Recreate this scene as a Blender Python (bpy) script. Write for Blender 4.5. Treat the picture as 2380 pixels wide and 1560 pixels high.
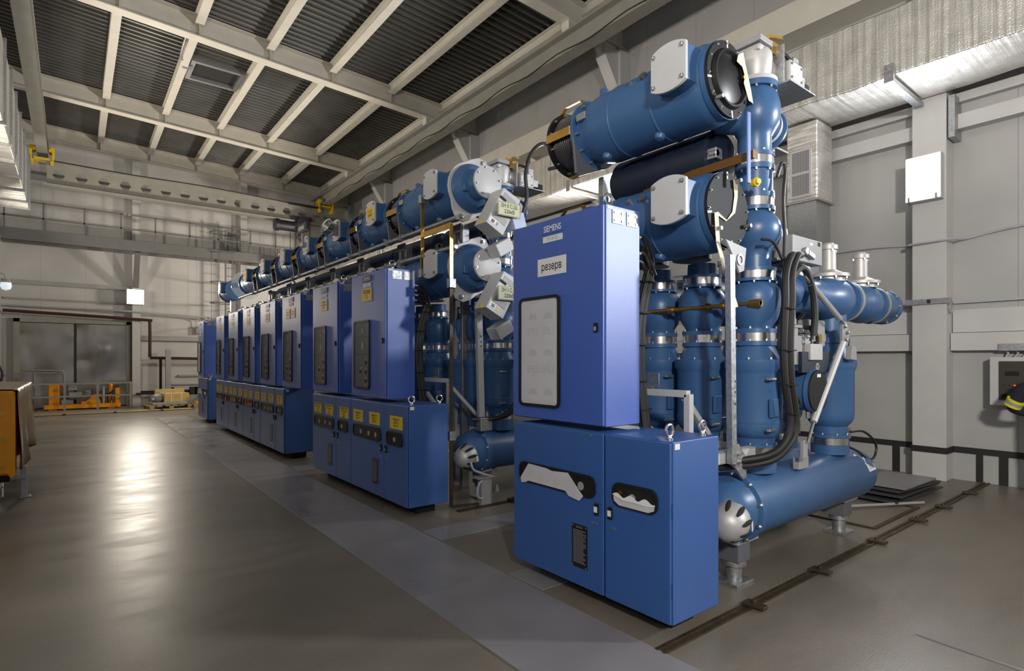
import bpy, bmesh, math, random
from mathutils import Vector as V, Matrix
random.seed(7)
for o in list(bpy.data.objects): bpy.data.objects.remove(o)
SC = bpy.context.scene
COL = SC.collection
PI = math.pi

# ---------------------------------------------------------------- camera, light, exposure
cam_data = bpy.data.cameras.new('camera')
cam = bpy.data.objects.new('camera', cam_data); COL.objects.link(cam)
cam.location = (0, 0, 1.6)
cam.rotation_euler = (PI/2, 0, -math.radians(38.0969))
cam_data.sensor_width = 36; cam_data.lens = 36*1301/2380; cam_data.shift_y = 56/2380
cam_data.clip_start = .05; cam_data.clip_end = 200
SC.camera = cam
SC.view_settings.view_transform = 'Standard'
SC.view_settings.look = 'None'
SC.view_settings.gamma = 1
SC.view_settings.use_curve_mapping = False
SC.view_settings.exposure = -0.75
world = bpy.data.worlds.new('world'); SC.world = world
world.use_nodes = True
world.node_tree.nodes['Background'].inputs[0].default_value = (.75, .8, 1, 1)
world.node_tree.nodes['Background'].inputs[1].default_value = .02

def area(name, loc, aim, sx, sy, power, col, spread=160):
    L = bpy.data.lights.new(name, 'AREA'); L.shape = 'RECTANGLE'; L.size = sx; L.size_y = sy
    L.energy = power; L.color = col; L.spread = math.radians(spread)
    o = bpy.data.objects.new(name, L); COL.objects.link(o)
    o.location = loc
    o.rotation_euler = (V(aim)-V(loc)).to_track_quat('-Z', 'Y').to_euler()
    return o
WARM = (1, .90, .76); NEUT = (1, .94, .86); COOL = (.92, .95, 1)
# floodlights of the hall: the lamps on the right wall columns, the far wall and the left wall; third left one added to brighten the ceiling
LEFT_Y = (-3.2, 2.45, 8.0, 13.6, 19.2)
for i, y in enumerate(LEFT_Y):
    area('flood_light', (-1.3, y, 3.95), (4, y+.3, (3.2, 9.5, 9.5, 8.5, 7.5)[i]), .55, .55, (760, 170, 150, 190, 190)[i], WARM if i > 1 else NEUT, 135)
for i, y in enumerate((-3.2, 2.45, 8.0, 13.6, 19.2)):
    area('flood_light', (8.62, y, 3.92), (3, y+(1.8,-.2,-.2,2.5,1.5)[i], (6.0,6.0,7.0,6.0,5.0)[i]), .5, .5, (1050, 170, 330, 380, 330)[i], (COOL, COOL, NEUT, WARM, WARM)[i], (120,172,150,140,140)[i])
area('flood_light', (1.72, 22.7, 3.72), (2.2, 12, 2.6), .45, .45, 210, WARM)

# ---------------------------------------------------------------- materials
def mat(name, col, rough=.5, metal=0., var=0., vscale=6., bump=0., bscale=40., rvar=0., coat=0., emit=None, es=1., alpha=1., stretch=(1,1,1), trans=0., spec=.5):
    m = bpy.data.materials.new(name); m.use_nodes = True
    nt = m.node_tree; b = nt.nodes['Principled BSDF']; L = nt.links.new
    b.inputs['Base Color'].default_value = (*col, 1); b.inputs['Roughness'].default_value = rough
    b.inputs['Metallic'].default_value = metal; b.inputs['Coat Weight'].default_value = coat; b.inputs['Coat Roughness'].default_value = .42
    b.inputs['Alpha'].default_value = alpha; b.inputs['Transmission Weight'].default_value = trans
    b.inputs['Specular IOR Level'].default_value = spec
    if emit: b.inputs['Emission Color'].default_value = (*emit, 1); b.inputs['Emission Strength'].default_value = es
    if var or bump or rvar:
        tc = nt.nodes.new('ShaderNodeTexCoord'); mp = nt.nodes.new('ShaderNodeMapping')
        L(tc.outputs['Object'], mp.inputs[0]); mp.inputs['Scale'].default_value = stretch
        if var or rvar:
            n = nt.nodes.new('ShaderNodeTexNoise'); n.inputs['Scale'].default_value = vscale; n.inputs['Detail'].default_value = 5
            L(mp.outputs[0], n.inputs['Vector'])
        if var:
            r = nt.nodes.new('ShaderNodeMapRange'); r.inputs['From Min'].default_value = .3; r.inputs['From Max'].default_value = .7
            r.inputs['To Min'].default_value = 1-var; r.inputs['To Max'].default_value = 1+var
            L(n.outputs['Fac'], r.inputs[0])
            mx = nt.nodes.new('ShaderNodeVectorMath'); mx.operation = 'SCALE'
            mx.inputs[0].default_value = col; L(r.outputs[0], mx.inputs['Scale'])
            L(mx.outputs[0], b.inputs['Base Color'])
        if rvar:
            r2 = nt.nodes.new('ShaderNodeMapRange'); r2.inputs['From Min'].default_value = .3; r2.inputs['From Max'].default_value = .7
            r2.inputs['To Min'].default_value = max(.02, rough-rvar); r2.inputs['To Max'].default_value = rough+rvar
            L(n.outputs['Fac'], r2.inputs[0]); L(r2.outputs[0], b.inputs['Roughness'])
        if bump:
            n2 = nt.nodes.new('ShaderNodeTexNoise'); n2.inputs['Scale'].default_value = bscale; n2.inputs['Detail'].default_value = 3
            L(mp.outputs[0], n2.inputs['Vector'])
            bp = nt.nodes.new('ShaderNodeBump'); bp.inputs['Strength'].default_value = bump; bp.inputs['Distance'].default_value = .01
            L(n2.outputs['Fac'], bp.inputs['Height']); L(bp.outputs[0], b.inputs['Normal'])
    return m
M = {}
M['cabinet'] = mat('cabinet_blue', (.011, .083, .31), .48, bump=.10, bscale=260, var=.04, vscale=3, spec=1., coat=.42)
M['cabinet_upper'] = mat('cabinet_violet_blue', (.024, .090, .42), .46, bump=.14, bscale=240, var=.04, vscale=3, spec=1., coat=.42)
M['gis'] = mat('enclosure_blue', (.042, .112, .255), .36, var=.05, vscale=5, bump=.03, bscale=120)
M['gisdark_shade'] = mat('dark_blue_and_shade', (.008, .014, .030), .45)  # shade between the busbars put into the colour; own tone of the name bracket
M['grey'] = mat('light_grey_paint', (.50, .50, .51), .42, var=.03)
M['midgrey'] = mat('mid_grey_paint', (.30, .30, .31), .42, var=.04)
M['galv'] = mat('galvanised_steel', (.38, .39, .40), .45, metal=.8, var=.18, vscale=40, rvar=.1)
M['steel'] = mat('bright_steel', (.62, .61, .59), .24, metal=1, var=.05, vscale=20)
M['alu'] = mat('cast_aluminium', (.50, .49, .48), .48, metal=.4, var=.06, vscale=25, bump=.05, bscale=160)
M['bolt'] = mat('zinc_bolt', (.45, .45, .43), .35, metal=.9)
M['black'] = mat('black_paint', (.010, .010, .011), .6, spec=.25)
M['darkplate'] = mat('dark_steel_plate', (.045, .043, .045), .5, var=.15, vscale=5)
M['blackgloss'] = mat('black_gloss', (.012, .011, .013), .38, spec=.35)
M['rubber'] = mat('black_rubber', (.012, .012, .012), .48)
M['bellows'] = mat('bellows_steel', (.30, .29, .30), .3, metal=.9)
M['brass'] = mat('brass_strip', (.55, .34, .08), .3, metal=.9, var=.15, vscale=8)
M['copper'] = mat('brown_bar', (.13, .055, .006), .4, metal=.2)
M['yellow'] = mat('yellow_sticker', (.72, .50, .03), .45)
M['palegreen'] = mat('pale_sign', (.55, .57, .36), .5)
M['ink'] = mat('dark_ink', (.03, .03, .03), .6)
M['white'] = mat('white_label', (.75, .75, .74), .5)
M['whitetext'] = mat('white_lettering', (.8, .8, .82), .5)
M['greytext'] = mat('grey_lettering', (.30, .30, .31), .6)
M['film'] = mat('white_film', (.56, .55, .58), .35, var=.04, vscale=7, bump=.12, bscale=9)
M['filmtext'] = mat('faint_lettering', (.475, .475, .50), .4)
M['glass'] = mat('dark_glass', (.03, .033, .036), .06, alpha=.22)
M['slotglass'] = mat('slot_glass', (.02, .02, .018), .08, alpha=.75)
M['panel'] = mat('instrument_panel', (.30, .31, .33), .45, var=.06, vscale=9)
M['beige'] = mat('beige_steel', (.60, .575, .51), .45, var=.05, vscale=3)
M['crane'] = mat('grey_green_steel', (.27, .265, .235), .5, var=.08, vscale=3)
M['wallgrey'] = mat('grey_steel', (.33, .33, .33), .5, var=.06, vscale=4)
M['white_paint'] = mat('white_paint', (.52, .515, .51), .45, var=.04, vscale=2)
M['trimblack'] = mat('black_trim', (.013, .013, .014), .6)
M['plate'] = mat('painted_floor_plate', (.235, .226, .235), .36, var=.12, vscale=2.2, rvar=.1)
M['rail'] = mat('rusty_rail', (.075, .055, .032), .5, metal=.5, var=.3, vscale=14)
M['orange'] = mat('orange_paint', (.92, .36, .006), .35, var=.05)
M['wrap'] = mat('brown_plastic_wrap', (.50, .36, .21), .22, var=.25, vscale=5, bump=.5, bscale=7, stretch=(1, 1, .35))
M['wood'] = mat('pallet_wood', (.36, .27, .13), .7, var=.2, vscale=9, stretch=(1, 8, 8))
M['carton'] = mat('yellow_carton', (.60, .43, .15), .65, var=.08)
M['yellowpaint'] = mat('yellow_paint', (.70, .48, .01), .4)
M['brownpipe'] = mat('brown_pipe', (.05, .016, .013), .35)
M['tape'] = mat('cream_tape', (.62, .58, .45), .6, var=.1, vscale=12)
M['strapblue'] = mat('blue_strap', (.16, .24, .55), .35)
M['navy'] = mat('navy_cloth', (.012, .014, .03), .85)
M['darkcloth'] = mat('black_cloth', (.01, .01, .011), .85)
M['hiviz'] = mat('yellow_band', (.70, .68, .02), .55)
M['reflect'] = mat('silver_band', (.42, .42, .41), .35, metal=.3)
M['skin'] = mat('skin', (.50, .30, .22), .55)
M['hair'] = mat('hair', (.03, .02, .015), .7)
M['lampon'] = mat('lamp_glow', (1, 1, 1), .5, emit=(1, .96, .88), es=14)
M['lampfar'] = mat('lamp_glow_warm', (1, 1, 1), .5, emit=(1, .93, .78), es=16)
M['bulb'] = mat('bulb_glass', (.7, .75, .8), .2, emit=(.75, .88, 1), es=1.1)
M['redpaint'] = mat('red_paint', (.6, .06, .02), .4)
M['catwalk'] = mat('dark_grey_steel', (.13, .13, .13), .5, var=.06, vscale=4)
M['red'] = mat('red_indicator', (.6, .02, .01), .4, emit=(1, .05, .02), es=3)
M['clear'] = mat('clear_cover', (.6, .6, .62), .12, alpha=.28)
M['hatch'] = mat('dark_opening', (.012, .011, .010), .8)
M['hoist'] = mat('dark_navy_paint', (.018, .018, .03), .4)
M['pvc'] = mat('grey_conduit', (.38, .40, .43), .5)
M['blueplastic'] = mat('pale_blue_plate', (.42, .5, .7), .4)

def floor_mat():
    m = bpy.data.materials.new('polished_concrete'); m.use_nodes = True
    nt = m.node_tree; b = nt.nodes['Principled BSDF']; L = nt.links.new
    tc = nt.nodes.new('ShaderNodeTexCoord')
    n1 = nt.nodes.new('ShaderNodeTexNoise'); n1.inputs['Scale'].default_value = .55; n1.inputs['Detail'].default_value = 6; n1.inputs['Roughness'].default_value = .6
    n2 = nt.nodes.new('ShaderNodeTexNoise'); n2.inputs['Scale'].default_value = 60; n2.inputs['Detail'].default_value = 3
    n3 = nt.nodes.new('ShaderNodeTexNoise'); n3.inputs['Scale'].default_value = 2.4; n3.inputs['Detail'].default_value = 8; n3.inputs['Roughness'].default_value = .65
    mp = nt.nodes.new('ShaderNodeMapping'); mp.inputs['Scale'].default_value = (.6, 1.7, 1)
    L(tc.outputs['Object'], mp.inputs[0])
    for n in (n1, n2, n3): L(mp.outputs[0], n.inputs['Vector'])
    cr = nt.nodes.new('ShaderNodeValToRGB')
    cr.color_ramp.elements[0].position = .3; cr.color_ramp.elements[0].color = (.155, .138, .115, 1)
    cr.color_ramp.elements[1].position = .7; cr.color_ramp.elements[1].color = (.215, .186, .148, 1)
    L(n1.outputs['Fac'], cr.inputs[0])
    mr = nt.nodes.new('ShaderNodeMapRange'); mr.inputs['From Min'].default_value = .3; mr.inputs['From Max'].default_value = .7
    mr.inputs['To Min'].default_value = .82; mr.inputs['To Max'].default_value = 1.18
    ad = nt.nodes.new('ShaderNodeMath'); ad.operation = 'MULTIPLY_ADD'; ad.inputs[1].default_value = .45
    L(n2.outputs['Fac'], ad.inputs[0])
    ml = nt.nodes.new('ShaderNodeMath'); ml.operation = 'MULTIPLY'; ml.inputs[1].default_value = .55
    L(n3.outputs['Fac'], ml.inputs[0]); L(ml.outputs[0], ad.inputs[2]); L(ad.outputs[0], mr.inputs[0])
    mx = nt.nodes.new('ShaderNodeVectorMath'); mx.operation = 'SCALE'
    L(cr.outputs[0], mx.inputs[0]); L(mr.outputs[0], mx.inputs['Scale']); L(mx.outputs[0], b.inputs['Base Color'])
    r2 = nt.nodes.new('ShaderNodeMapRange'); r2.inputs['From Min'].default_value = .3; r2.inputs['From Max'].default_value = .7
    r2.inputs['To Min'].default_value = .29; r2.inputs['To Max'].default_value = .43
    b.inputs['Specular IOR Level'].default_value = .35
    L(n3.outputs['Fac'], r2.inputs[0]); L(r2.outputs[0], b.inputs['Roughness'])
    bp = nt.nodes.new('ShaderNodeBump'); bp.inputs['Strength'].default_value = .08; bp.inputs['Distance'].default_value = .01
    L(n2.outputs['Fac'], bp.inputs['Height']); L(bp.outputs[0], b.inputs['Normal'])
    return m
M['floor'] = floor_mat()

def seam_mat(name, col, axis, pitch, w=.006, dark=.55, rough=.42):
    m = bpy.data.materials.new(name); m.use_nodes = True
    nt = m.node_tree; b = nt.nodes['Principled BSDF']; L = nt.links.new
    tc = nt.nodes.new('ShaderNodeTexCoord'); sp = nt.nodes.new('ShaderNodeSeparateXYZ'); L(tc.outputs['Object'], sp.inputs[0])
    d = nt.nodes.new('ShaderNodeMath'); d.operation = 'DIVIDE'; d.inputs[1].default_value = pitch; L(sp.outputs[axis], d.inputs[0])
    f = nt.nodes.new('ShaderNodeMath'); f.operation = 'FRACT'; L(d.outputs[0], f.inputs[0])
    lt = nt.nodes.new('ShaderNodeMath'); lt.operation = 'LESS_THAN'; lt.inputs[1].default_value = w/pitch; L(f.outputs[0], lt.inputs[0])
    n = nt.nodes.new('ShaderNodeTexNoise'); n.inputs['Scale'].default_value = 1.2; n.inputs['Detail'].default_value = 4; L(tc.outputs['Object'], n.inputs['Vector'])
    cr = nt.nodes.new('ShaderNodeValToRGB')
    cr.color_ramp.elements[0].position = .35; cr.color_ramp.elements[0].color = (*[c*.93 for c in col], 1)
    cr.color_ramp.elements[1].position = .65; cr.color_ramp.elements[1].color = (*[c*1.05 for c in col], 1)
    L(n.outputs['Fac'], cr.inputs[0])
    mx = nt.nodes.new('ShaderNodeMix'); mx.data_type = 'RGBA'
    L(lt.outputs[0], mx.inputs['Factor']); L(cr.outputs[0], mx.inputs['A']); mx.inputs['B'].default_value = (*[c*dark for c in col], 1)
    L(mx.outputs['Result'], b.inputs['Base Color']); b.inputs['Roughness'].default_value = rough
    return m
M['wall_side'] = seam_mat('wall_panel', (.40, .395, .39), 1, 1.15)
M['wall_end'] = seam_mat('wall_panel_end', (.52, .51, .50), 0, 1.15)
M['deck'] = mat('roof_deck', (.13, .128, .12), .36, metal=.75, var=.15, vscale=1.5)
def foil_mat(name, stretch):
    m = mat(name, (.70, .68, .64), .34, metal=.7, var=.08, vscale=5, rvar=.06)
    nt = m.node_tree; b = nt.nodes['Principled BSDF']; L = nt.links.new
    tc = nt.nodes.new('ShaderNodeTexCoord'); mp = nt.nodes.new('ShaderNodeMapping'); mp.inputs['Scale'].default_value = stretch
    L(tc.outputs['Object'], mp.inputs[0])
    a = nt.nodes.new('ShaderNodeTexNoise'); a.inputs['Scale'].default_value = 2.2; a.inputs['Detail'].default_value = 2; L(mp.outputs[0], a.inputs['Vector'])
    c = nt.nodes.new('ShaderNodeTexNoise'); c.inputs['Scale'].default_value = 70; c.inputs['Detail'].default_value = 2; L(tc.outputs['Object'], c.inputs['Vector'])
    h = nt.nodes.new('ShaderNodeMath'); h.operation = 'MULTIPLY_ADD'; h.inputs[1].default_value = .13; L(c.outputs['Fac'], h.inputs[0]); L(a.outputs['Fac'], h.inputs[2])
    bp = nt.nodes.new('ShaderNodeBump'); bp.inputs['Strength'].default_value = .75; bp.inputs['Distance'].default_value = .05
    L(h.outputs[0], bp.inputs['Height']); L(bp.outputs[0], b.inputs['Normal'])
    return m
M['foil'] = foil_mat('foil_wrap', (.12, 4.5, .12))
M['foilv'] = foil_mat('foil_wrap_upright', (.6, .6, 4))
def grille_mat():
    m = bpy.data.materials.new('grille'); m.use_nodes = True
    nt = m.node_tree; b = nt.nodes['Principled BSDF']; L = nt.links.new
    tc = nt.nodes.new('ShaderNodeTexCoord'); sp = nt.nodes.new('ShaderNodeSeparateXYZ'); L(tc.outputs['Object'], sp.inputs[0])
    outs = []
    for ax in (1, 2):
        d = nt.nodes.new('ShaderNodeMath'); d.operation = 'DIVIDE'; d.inputs[1].default_value = .022; L(sp.outputs[ax], d.inputs[0])
        f = nt.nodes.new('ShaderNodeMath'); f.operation = 'FRACT'; L(d.outputs[0], f.inputs[0])
        lt = nt.nodes.new('ShaderNodeMath'); lt.operation = 'LESS_THAN'; lt.inputs[1].default_value = .3; L(f.outputs[0], lt.inputs[0]); outs.append(lt)
    mxm = nt.nodes.new('ShaderNodeMath'); mxm.operation = 'MAXIMUM'; L(outs[0].outputs[0], mxm.inputs[0]); L(outs[1].outputs[0], mxm.inputs[1])
    mx = nt.nodes.new('ShaderNodeMix'); mx.data_type = 'RGBA'; L(mxm.outputs[0], mx.inputs['Factor'])
    mx.inputs['A'].default_value = (.03, .03, .03, 1); mx.inputs['B'].default_value = (.5, .5, .5, 1)
    L(mx.outputs['Result'], b.inputs['Base Color']); return m
M['grille'] = grille_mat()

# ---------------------------------------------------------------- mesh helpers (world coordinates)
def B(): return bmesh.new()
def box(bm, x0, x1, y0, y1, z0, z1, mx=None):
    v = [bm.verts.new(p) for p in ((x0,y0,z0),(x1,y0,z0),(x1,y1,z0),(x0,y1,z0),(x0,y0,z1),(x1,y0,z1),(x1,y1,z1),(x0,y1,z1))]
    for f in ((0,3,2,1),(4,5,6,7),(0,1,5,4),(1,2,6,5),(2,3,7,6),(3,0,4,7)): bm.faces.new([v[i] for i in f])
    if mx:
        for q in v: q.co = mx @ q.co
    return bm
def frame(d):
    d = V(d).normalized()
    u = d.orthogonal().normalized() if abs(d.z) < .999 and abs(d.x) < .999 and abs(d.y) < .999 else (V((1,0,0)) if abs(d.x) < .9 else V((0,1,0)))
    u = (u - d*u.dot(d)).normalized()
    return d, u, d.cross(u)
def lathe(bm, prof, o, d, n=32, a0=0.):
    o = V(o); d, u, w = frame(d); rings = []
    for t, r in prof:
        if r < 1e-5: rings.append([bm.verts.new(o+d*t)])
        else: rings.append([bm.verts.new(o+d*t+u*(r*math.cos(a0+2*PI*i/n))+w*(r*math.sin(a0+2*PI*i/n))) for i in range(n)])
    for a, b in zip(rings, rings[1:]):
        if len(a) == 1 and len(b) == 1: continue
        for i in range(n):
            j = (i+1) % n
            if len(a) == 1: bm.faces.new((a[0], b[i], b[j]))
            elif len(b) == 1: bm.faces.new((a[i], b[0], a[j]))
            else: bm.faces.new((a[i], b[i], b[j], a[j]))
    return bm
def cyl(bm, a, b, r, r2=None, n=16, a0=0.):
    a = V(a); b = V(b); L = (b-a).length
    return lathe(bm, [(0,0),(0,r),(L,r if r2 is None else r2),(L,0)], a, b-a, n, a0)
def ballm(bm, c, rx, rz=None, n=28, k=12):
    rz = rz or rx
    return lathe(bm, [(-rz*math.cos(PI*i/k), rx*math.sin(PI*i/k)) for i in range(k+1)], c, (0,0,1), n)
def smooth_pts(pts, k=5):
    P = [V(p) for p in pts]; out = []
    for i in range(len(P)-1):
        p0 = P[max(i-1,0)]; p1 = P[i]; p2 = P[i+1]; p3 = P[min(i+2,len(P)-1)]
        for s in range(k):
            t = s/k
            out.append(.5*((2*p1)+(p2-p0)*t+(2*p0-5*p1+4*p2-p3)*t*t+(3*p1-p0-3*p2+p3)*t**3))
    out.append(P[-1]); return out
def tube(bm, pts, r, n=8, k=5, sm=True):
    P = smooth_pts(pts, k) if sm else [V(p) for p in pts]
    rings = []; u = None
    for i, p in enumerate(P):
        t = (P[min(i+1,len(P)-1)]-P[max(i-1,0)]).normalized()
        if u is None: u = t.orthogonal().normalized()
        u = (u-t*u.dot(t)).normalized(); w = t.cross(u)
        rings.append([bm.verts.new(p+u*(r*math.cos(2*PI*j/n))+w*(r*math.sin(2*PI*j/n))) for j in range(n)])
    for a, b in zip(rings, rings[1:]):
        for j in range(n): bm.faces.new((a[j], a[(j+1)%n], b[(j+1)%n], b[j]))
    bm.faces.new(rings[0]); bm.faces.new(rings[-1]); return bm
def bar(bm, a, b, w, h, up=(0,0,1)):
    """rectangular bar from a to b, w across, h along up"""
    a = V(a); b = V(b); d = (b-a).normalized(); up = V(up)
    s = d.cross(up)
    if s.length < 1e-4: s = d.cross(V((1,0,0)))
    s.normalize(); t = s.cross(d).normalized()
    q = []
    for p in (a, b):
        for i, j in ((-1,-1),(1,-1),(1,1),(-1,1)): q.append(bm.verts.new(p+s*(i*w/2)+t*(j*h/2)))
    for f in ((0,1,2,3),(7,6,5,4),(0,4,5,1),(1,5,6,2),(2,6,7,3),(3,7,4,0)): bm.faces.new([q[i] for i in f])
    return bm
def prism(bm, pts, o, ux, uy, t):
    o = V(o); ux = V(ux).normalized(); uy = V(uy).normalized(); nrm = ux.cross(uy)
    a = [bm.verts.new(o+ux*x+uy*y) for x, y in pts]; b = [bm.verts.new(o+ux*x+uy*y+nrm*t) for x, y in pts]
    bm.faces.new(a[::-1]); bm.faces.new(b)
    n = len(pts)
    for i in range(n): bm.faces.new((a[i], a[(i+1)%n], b[(i+1)%n], b[i]))
    return bm
def rrect(w, h, r, k=5):
    out = []
    for cx, cy, a in ((w/2-r,h/2-r,0),(-w/2+r,h/2-r,PI/2),(-w/2+r,-h/2+r,PI),(w/2-r,-h/2+r,1.5*PI)):
        out += [(cx+r*math.cos(a+PI/2*i/k), cy+r*math.sin(a+PI/2*i/k)) for i in range(k+1)]
    return out
def ring(bm, outer, inner, o, ux, uy, t):
    o = V(o); ux = V(ux).normalized(); uy = V(uy).normalized(); nr = ux.cross(uy); L = []
    for pts in (outer, inner):
        for h in (0, t): L.append([bm.verts.new(o+ux*x+uy*y+nr*h) for x, y in pts])
    n = len(outer); oa, ob, ia, ib = L
    for i in range(n):
        j = (i+1) % n
        bm.faces.new((oa[i],oa[j],ob[j],ob[i])); bm.faces.new((ia[j],ia[i],ib[i],ib[j]))
        bm.faces.new((ob[i],ob[j],ib[j],ib[i])); bm.faces.new((oa[j],oa[i],ia[i],ia[j]))
    return bm
def circ(r, n=24, a0=0.): return [(r*math.cos(a0+2*PI*i/n), r*math.sin(a0+2*PI*i/n)) for i in range(n)]

WLOC = {}
def tag(o, label, cat, group=None, kind=None):
    if label: o['label'] = label
    if cat: o['category'] = cat
    if group: o['group'] = group
    if kind: o['kind'] = kind
    return o
def thing(name, loc, label, cat, group=None):
    o = bpy.data.objects.new(name, None); COL.objects.link(o); o.location = loc; o.empty_display_size = .1
    WLOC[o.name] = V(loc); return tag(o, label, cat, group)
def obj(name, bm, m, parent=None, bevel=0, angle=.62, seg=2):
    bmesh.ops.recalc_face_normals(bm, faces=bm.faces)
    if parent is None:
        xs = [v.co for v in bm.verts]
        loc = V(((min(v.x for v in xs)+max(v.x for v in xs))/2, (min(v.y for v in xs)+max(v.y for v in xs))/2, min(v.z for v in xs)))
    else: loc = WLOC[parent.name]
    for v in bm.verts: v.co -= loc
    me = bpy.data.meshes.new(name); bm.to_mesh(me); bm.free()
    for q in (m if isinstance(m, (list, tuple)) else [m]): me.materials.append(M[q])
    me.polygons.foreach_set('use_smooth', [True]*len(me.polygons)); me.set_sharp_from_angle(angle=angle)
    o = bpy.data.objects.new(name, me); COL.objects.link(o)
    if parent is None: o.location = loc
    else: o.parent = parent
    WLOC[o.name] = loc
    if bevel:
        b = o.modifiers.new('bevel', 'BEVEL'); b.width = bevel; b.segments = seg; b.limit_method = 'ANGLE'; b.angle_limit = .7; b.harden_normals = True
    return o
def struct(name, bm, m, parent=None, bevel=0):
    o = obj(name, bm, m, parent, bevel)
    if parent is None: o['kind'] = 'structure'
    return o
def kids(o): return [c for c in bpy.data.objects if c.parent == o]
def copy_tree(o, off, parent=None, label=None, group=None):
    c = o.copy(); COL.objects.link(c)
    if parent: c.parent = parent
    else: c.location = o.location + V(off)
    WLOC[c.name] = WLOC[o.name] + V(off)
    if label: c['label'] = label
    if group: c['group'] = group
    for k in kids(o): copy_tree(k, off, c)
    return c
def text(name, s, size, loc, right, up, m, parent, align='CENTER', bold=0., mirror=False, squeeze=1., spacing=1.):
    cu = bpy.data.curves.new('txt', 'FONT'); cu.body = s; cu.size = size; cu.align_x = align; cu.align_y = 'CENTER'
    cu.offset = bold*size; cu.space_line = spacing; cu.resolution_u = 2
    t = bpy.data.objects.new('txt', cu); COL.objects.link(t)
    dg = bpy.context.evaluated_depsgraph_get(); dg.update()
    me = bpy.data.meshes.new_from_object(t.evaluated_get(dg))
    bpy.data.objects.remove(t); bpy.data.curves.remove(cu)
    r = V(right).normalized(); u = V(up).normalized(); n = r.cross(u)
    rr = -r if mirror else r
    base = WLOC[parent.name]
    for v in me.vertices:
        p = v.co.copy(); v.co = V(loc) + rr*(p.x*squeeze) + u*p.y + n*.0012 - base
    me.materials.clear(); me.materials.append(M[m]); me.name = name
    o = bpy.data.objects.new(name, me); COL.objects.link(o); o.parent = parent; WLOC[o.name] = base
    return o
XM = dict(ux=(0,-1,0), uy=(0,0,1))          # a face that looks towards -X
YM = dict(ux=(1,0,0), uy=(0,0,1))           # a face that looks towards -Y
_bolt_cache = {}
def bolt(p, d, r, L, parent, m='bolt', name='bolt'):
    key = (round(r,4), round(L,4), tuple(round(c,3) for c in V(d).normalized()), m)
    if key not in _bolt_cache:
        bm = B(); d_ = V(d).normalized()
        lathe(bm, [(0,0),(0,r*1.35),(L*.3,r*1.35),(L*.3,r),(L*.95,r*.95),(L,r*.7),(L,0)], (0,0,0), d_, 6)
        me = bpy.data.meshes.new('bolt'); bm.to_mesh(me); bm.free(); me.materials.append(M[m]); _bolt_cache[key] = me
    o = bpy.data.objects.new(name, _bolt_cache[key]); COL.objects.link(o); o.parent = parent
    o.location = V(p) - WLOC[parent.name]; WLOC[o.name] = V(p); return o
def bolts_round(c, d, R, n, r, L, parent, a0=0., arc=None, m='bolt'):
    d, u, w = frame(d)
    for i in range(n):
        a = a0 + (2*PI if arc is None else arc)*i/n
        bolt(V(c)+u*(R*math.cos(a))+w*(R*math.sin(a)), d, r, L, parent, m)
ORD = ['nearest', 'second', 'third', 'fourth', 'fifth', 'sixth', 'seventh', 'eighth', 'ninth', 'tenth']
# ---------------------------------------------------------------- the room
XL, XR, YB, YF = -1.75, 9.3, -6.5, 23.5
def zb(x): return 8.23+(7.9-x)*.042                  # underside of the roof beams, sloping down to the right
bm = B(); box(bm, XL-.2, XR+.2, YB-.2, YF+.2, -.3, 0); struct('floor', bm, 'floor')
bm = B(); box(bm, XR, XR+.2, YB, YF, 0, 9.2); struct('wall_right', bm, 'wall_side')
bm = B(); box(bm, XL-.2, XL, YB, YF, 0, 9.6); struct('wall_left', bm, 'wall_side')
bm = B(); box(bm, XL-.2, XR+.2, YF, YF+.2, 0, 9.6); struct('wall_far', bm, 'wall_end')
bm = B(); box(bm, XL-.2, XR+.2, YB-.2, YB, 0, 9.6); struct('wall_back', bm, 'wall_end')
# corrugated roof deck, ridges running across the hall
bm = B(); p = .19; y = YB; prof = []
while y < YF:
    prof += [(y, .0), (y+.06, .0), (y+.085, .07), (y+.165, .07)]; y += p
prof.append((YF, .0)); prev = None
for yy, dz in prof:
    a = bm.verts.new((XL, yy, zb(XL)+.50+dz)); b = bm.verts.new((XR, yy, zb(XR)+.50+dz))
    c = bm.verts.new((XL, yy, zb(XL)+.66)); d = bm.verts.new((XR, yy, zb(XR)+.66))
    if prev: bm.faces.new((prev[0], prev[1], b, a)); bm.faces.new((prev[2], c, d, prev[3]))
    prev = (a, b, c, d)
ceil_ = struct('ceiling', bm, 'deck')
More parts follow.
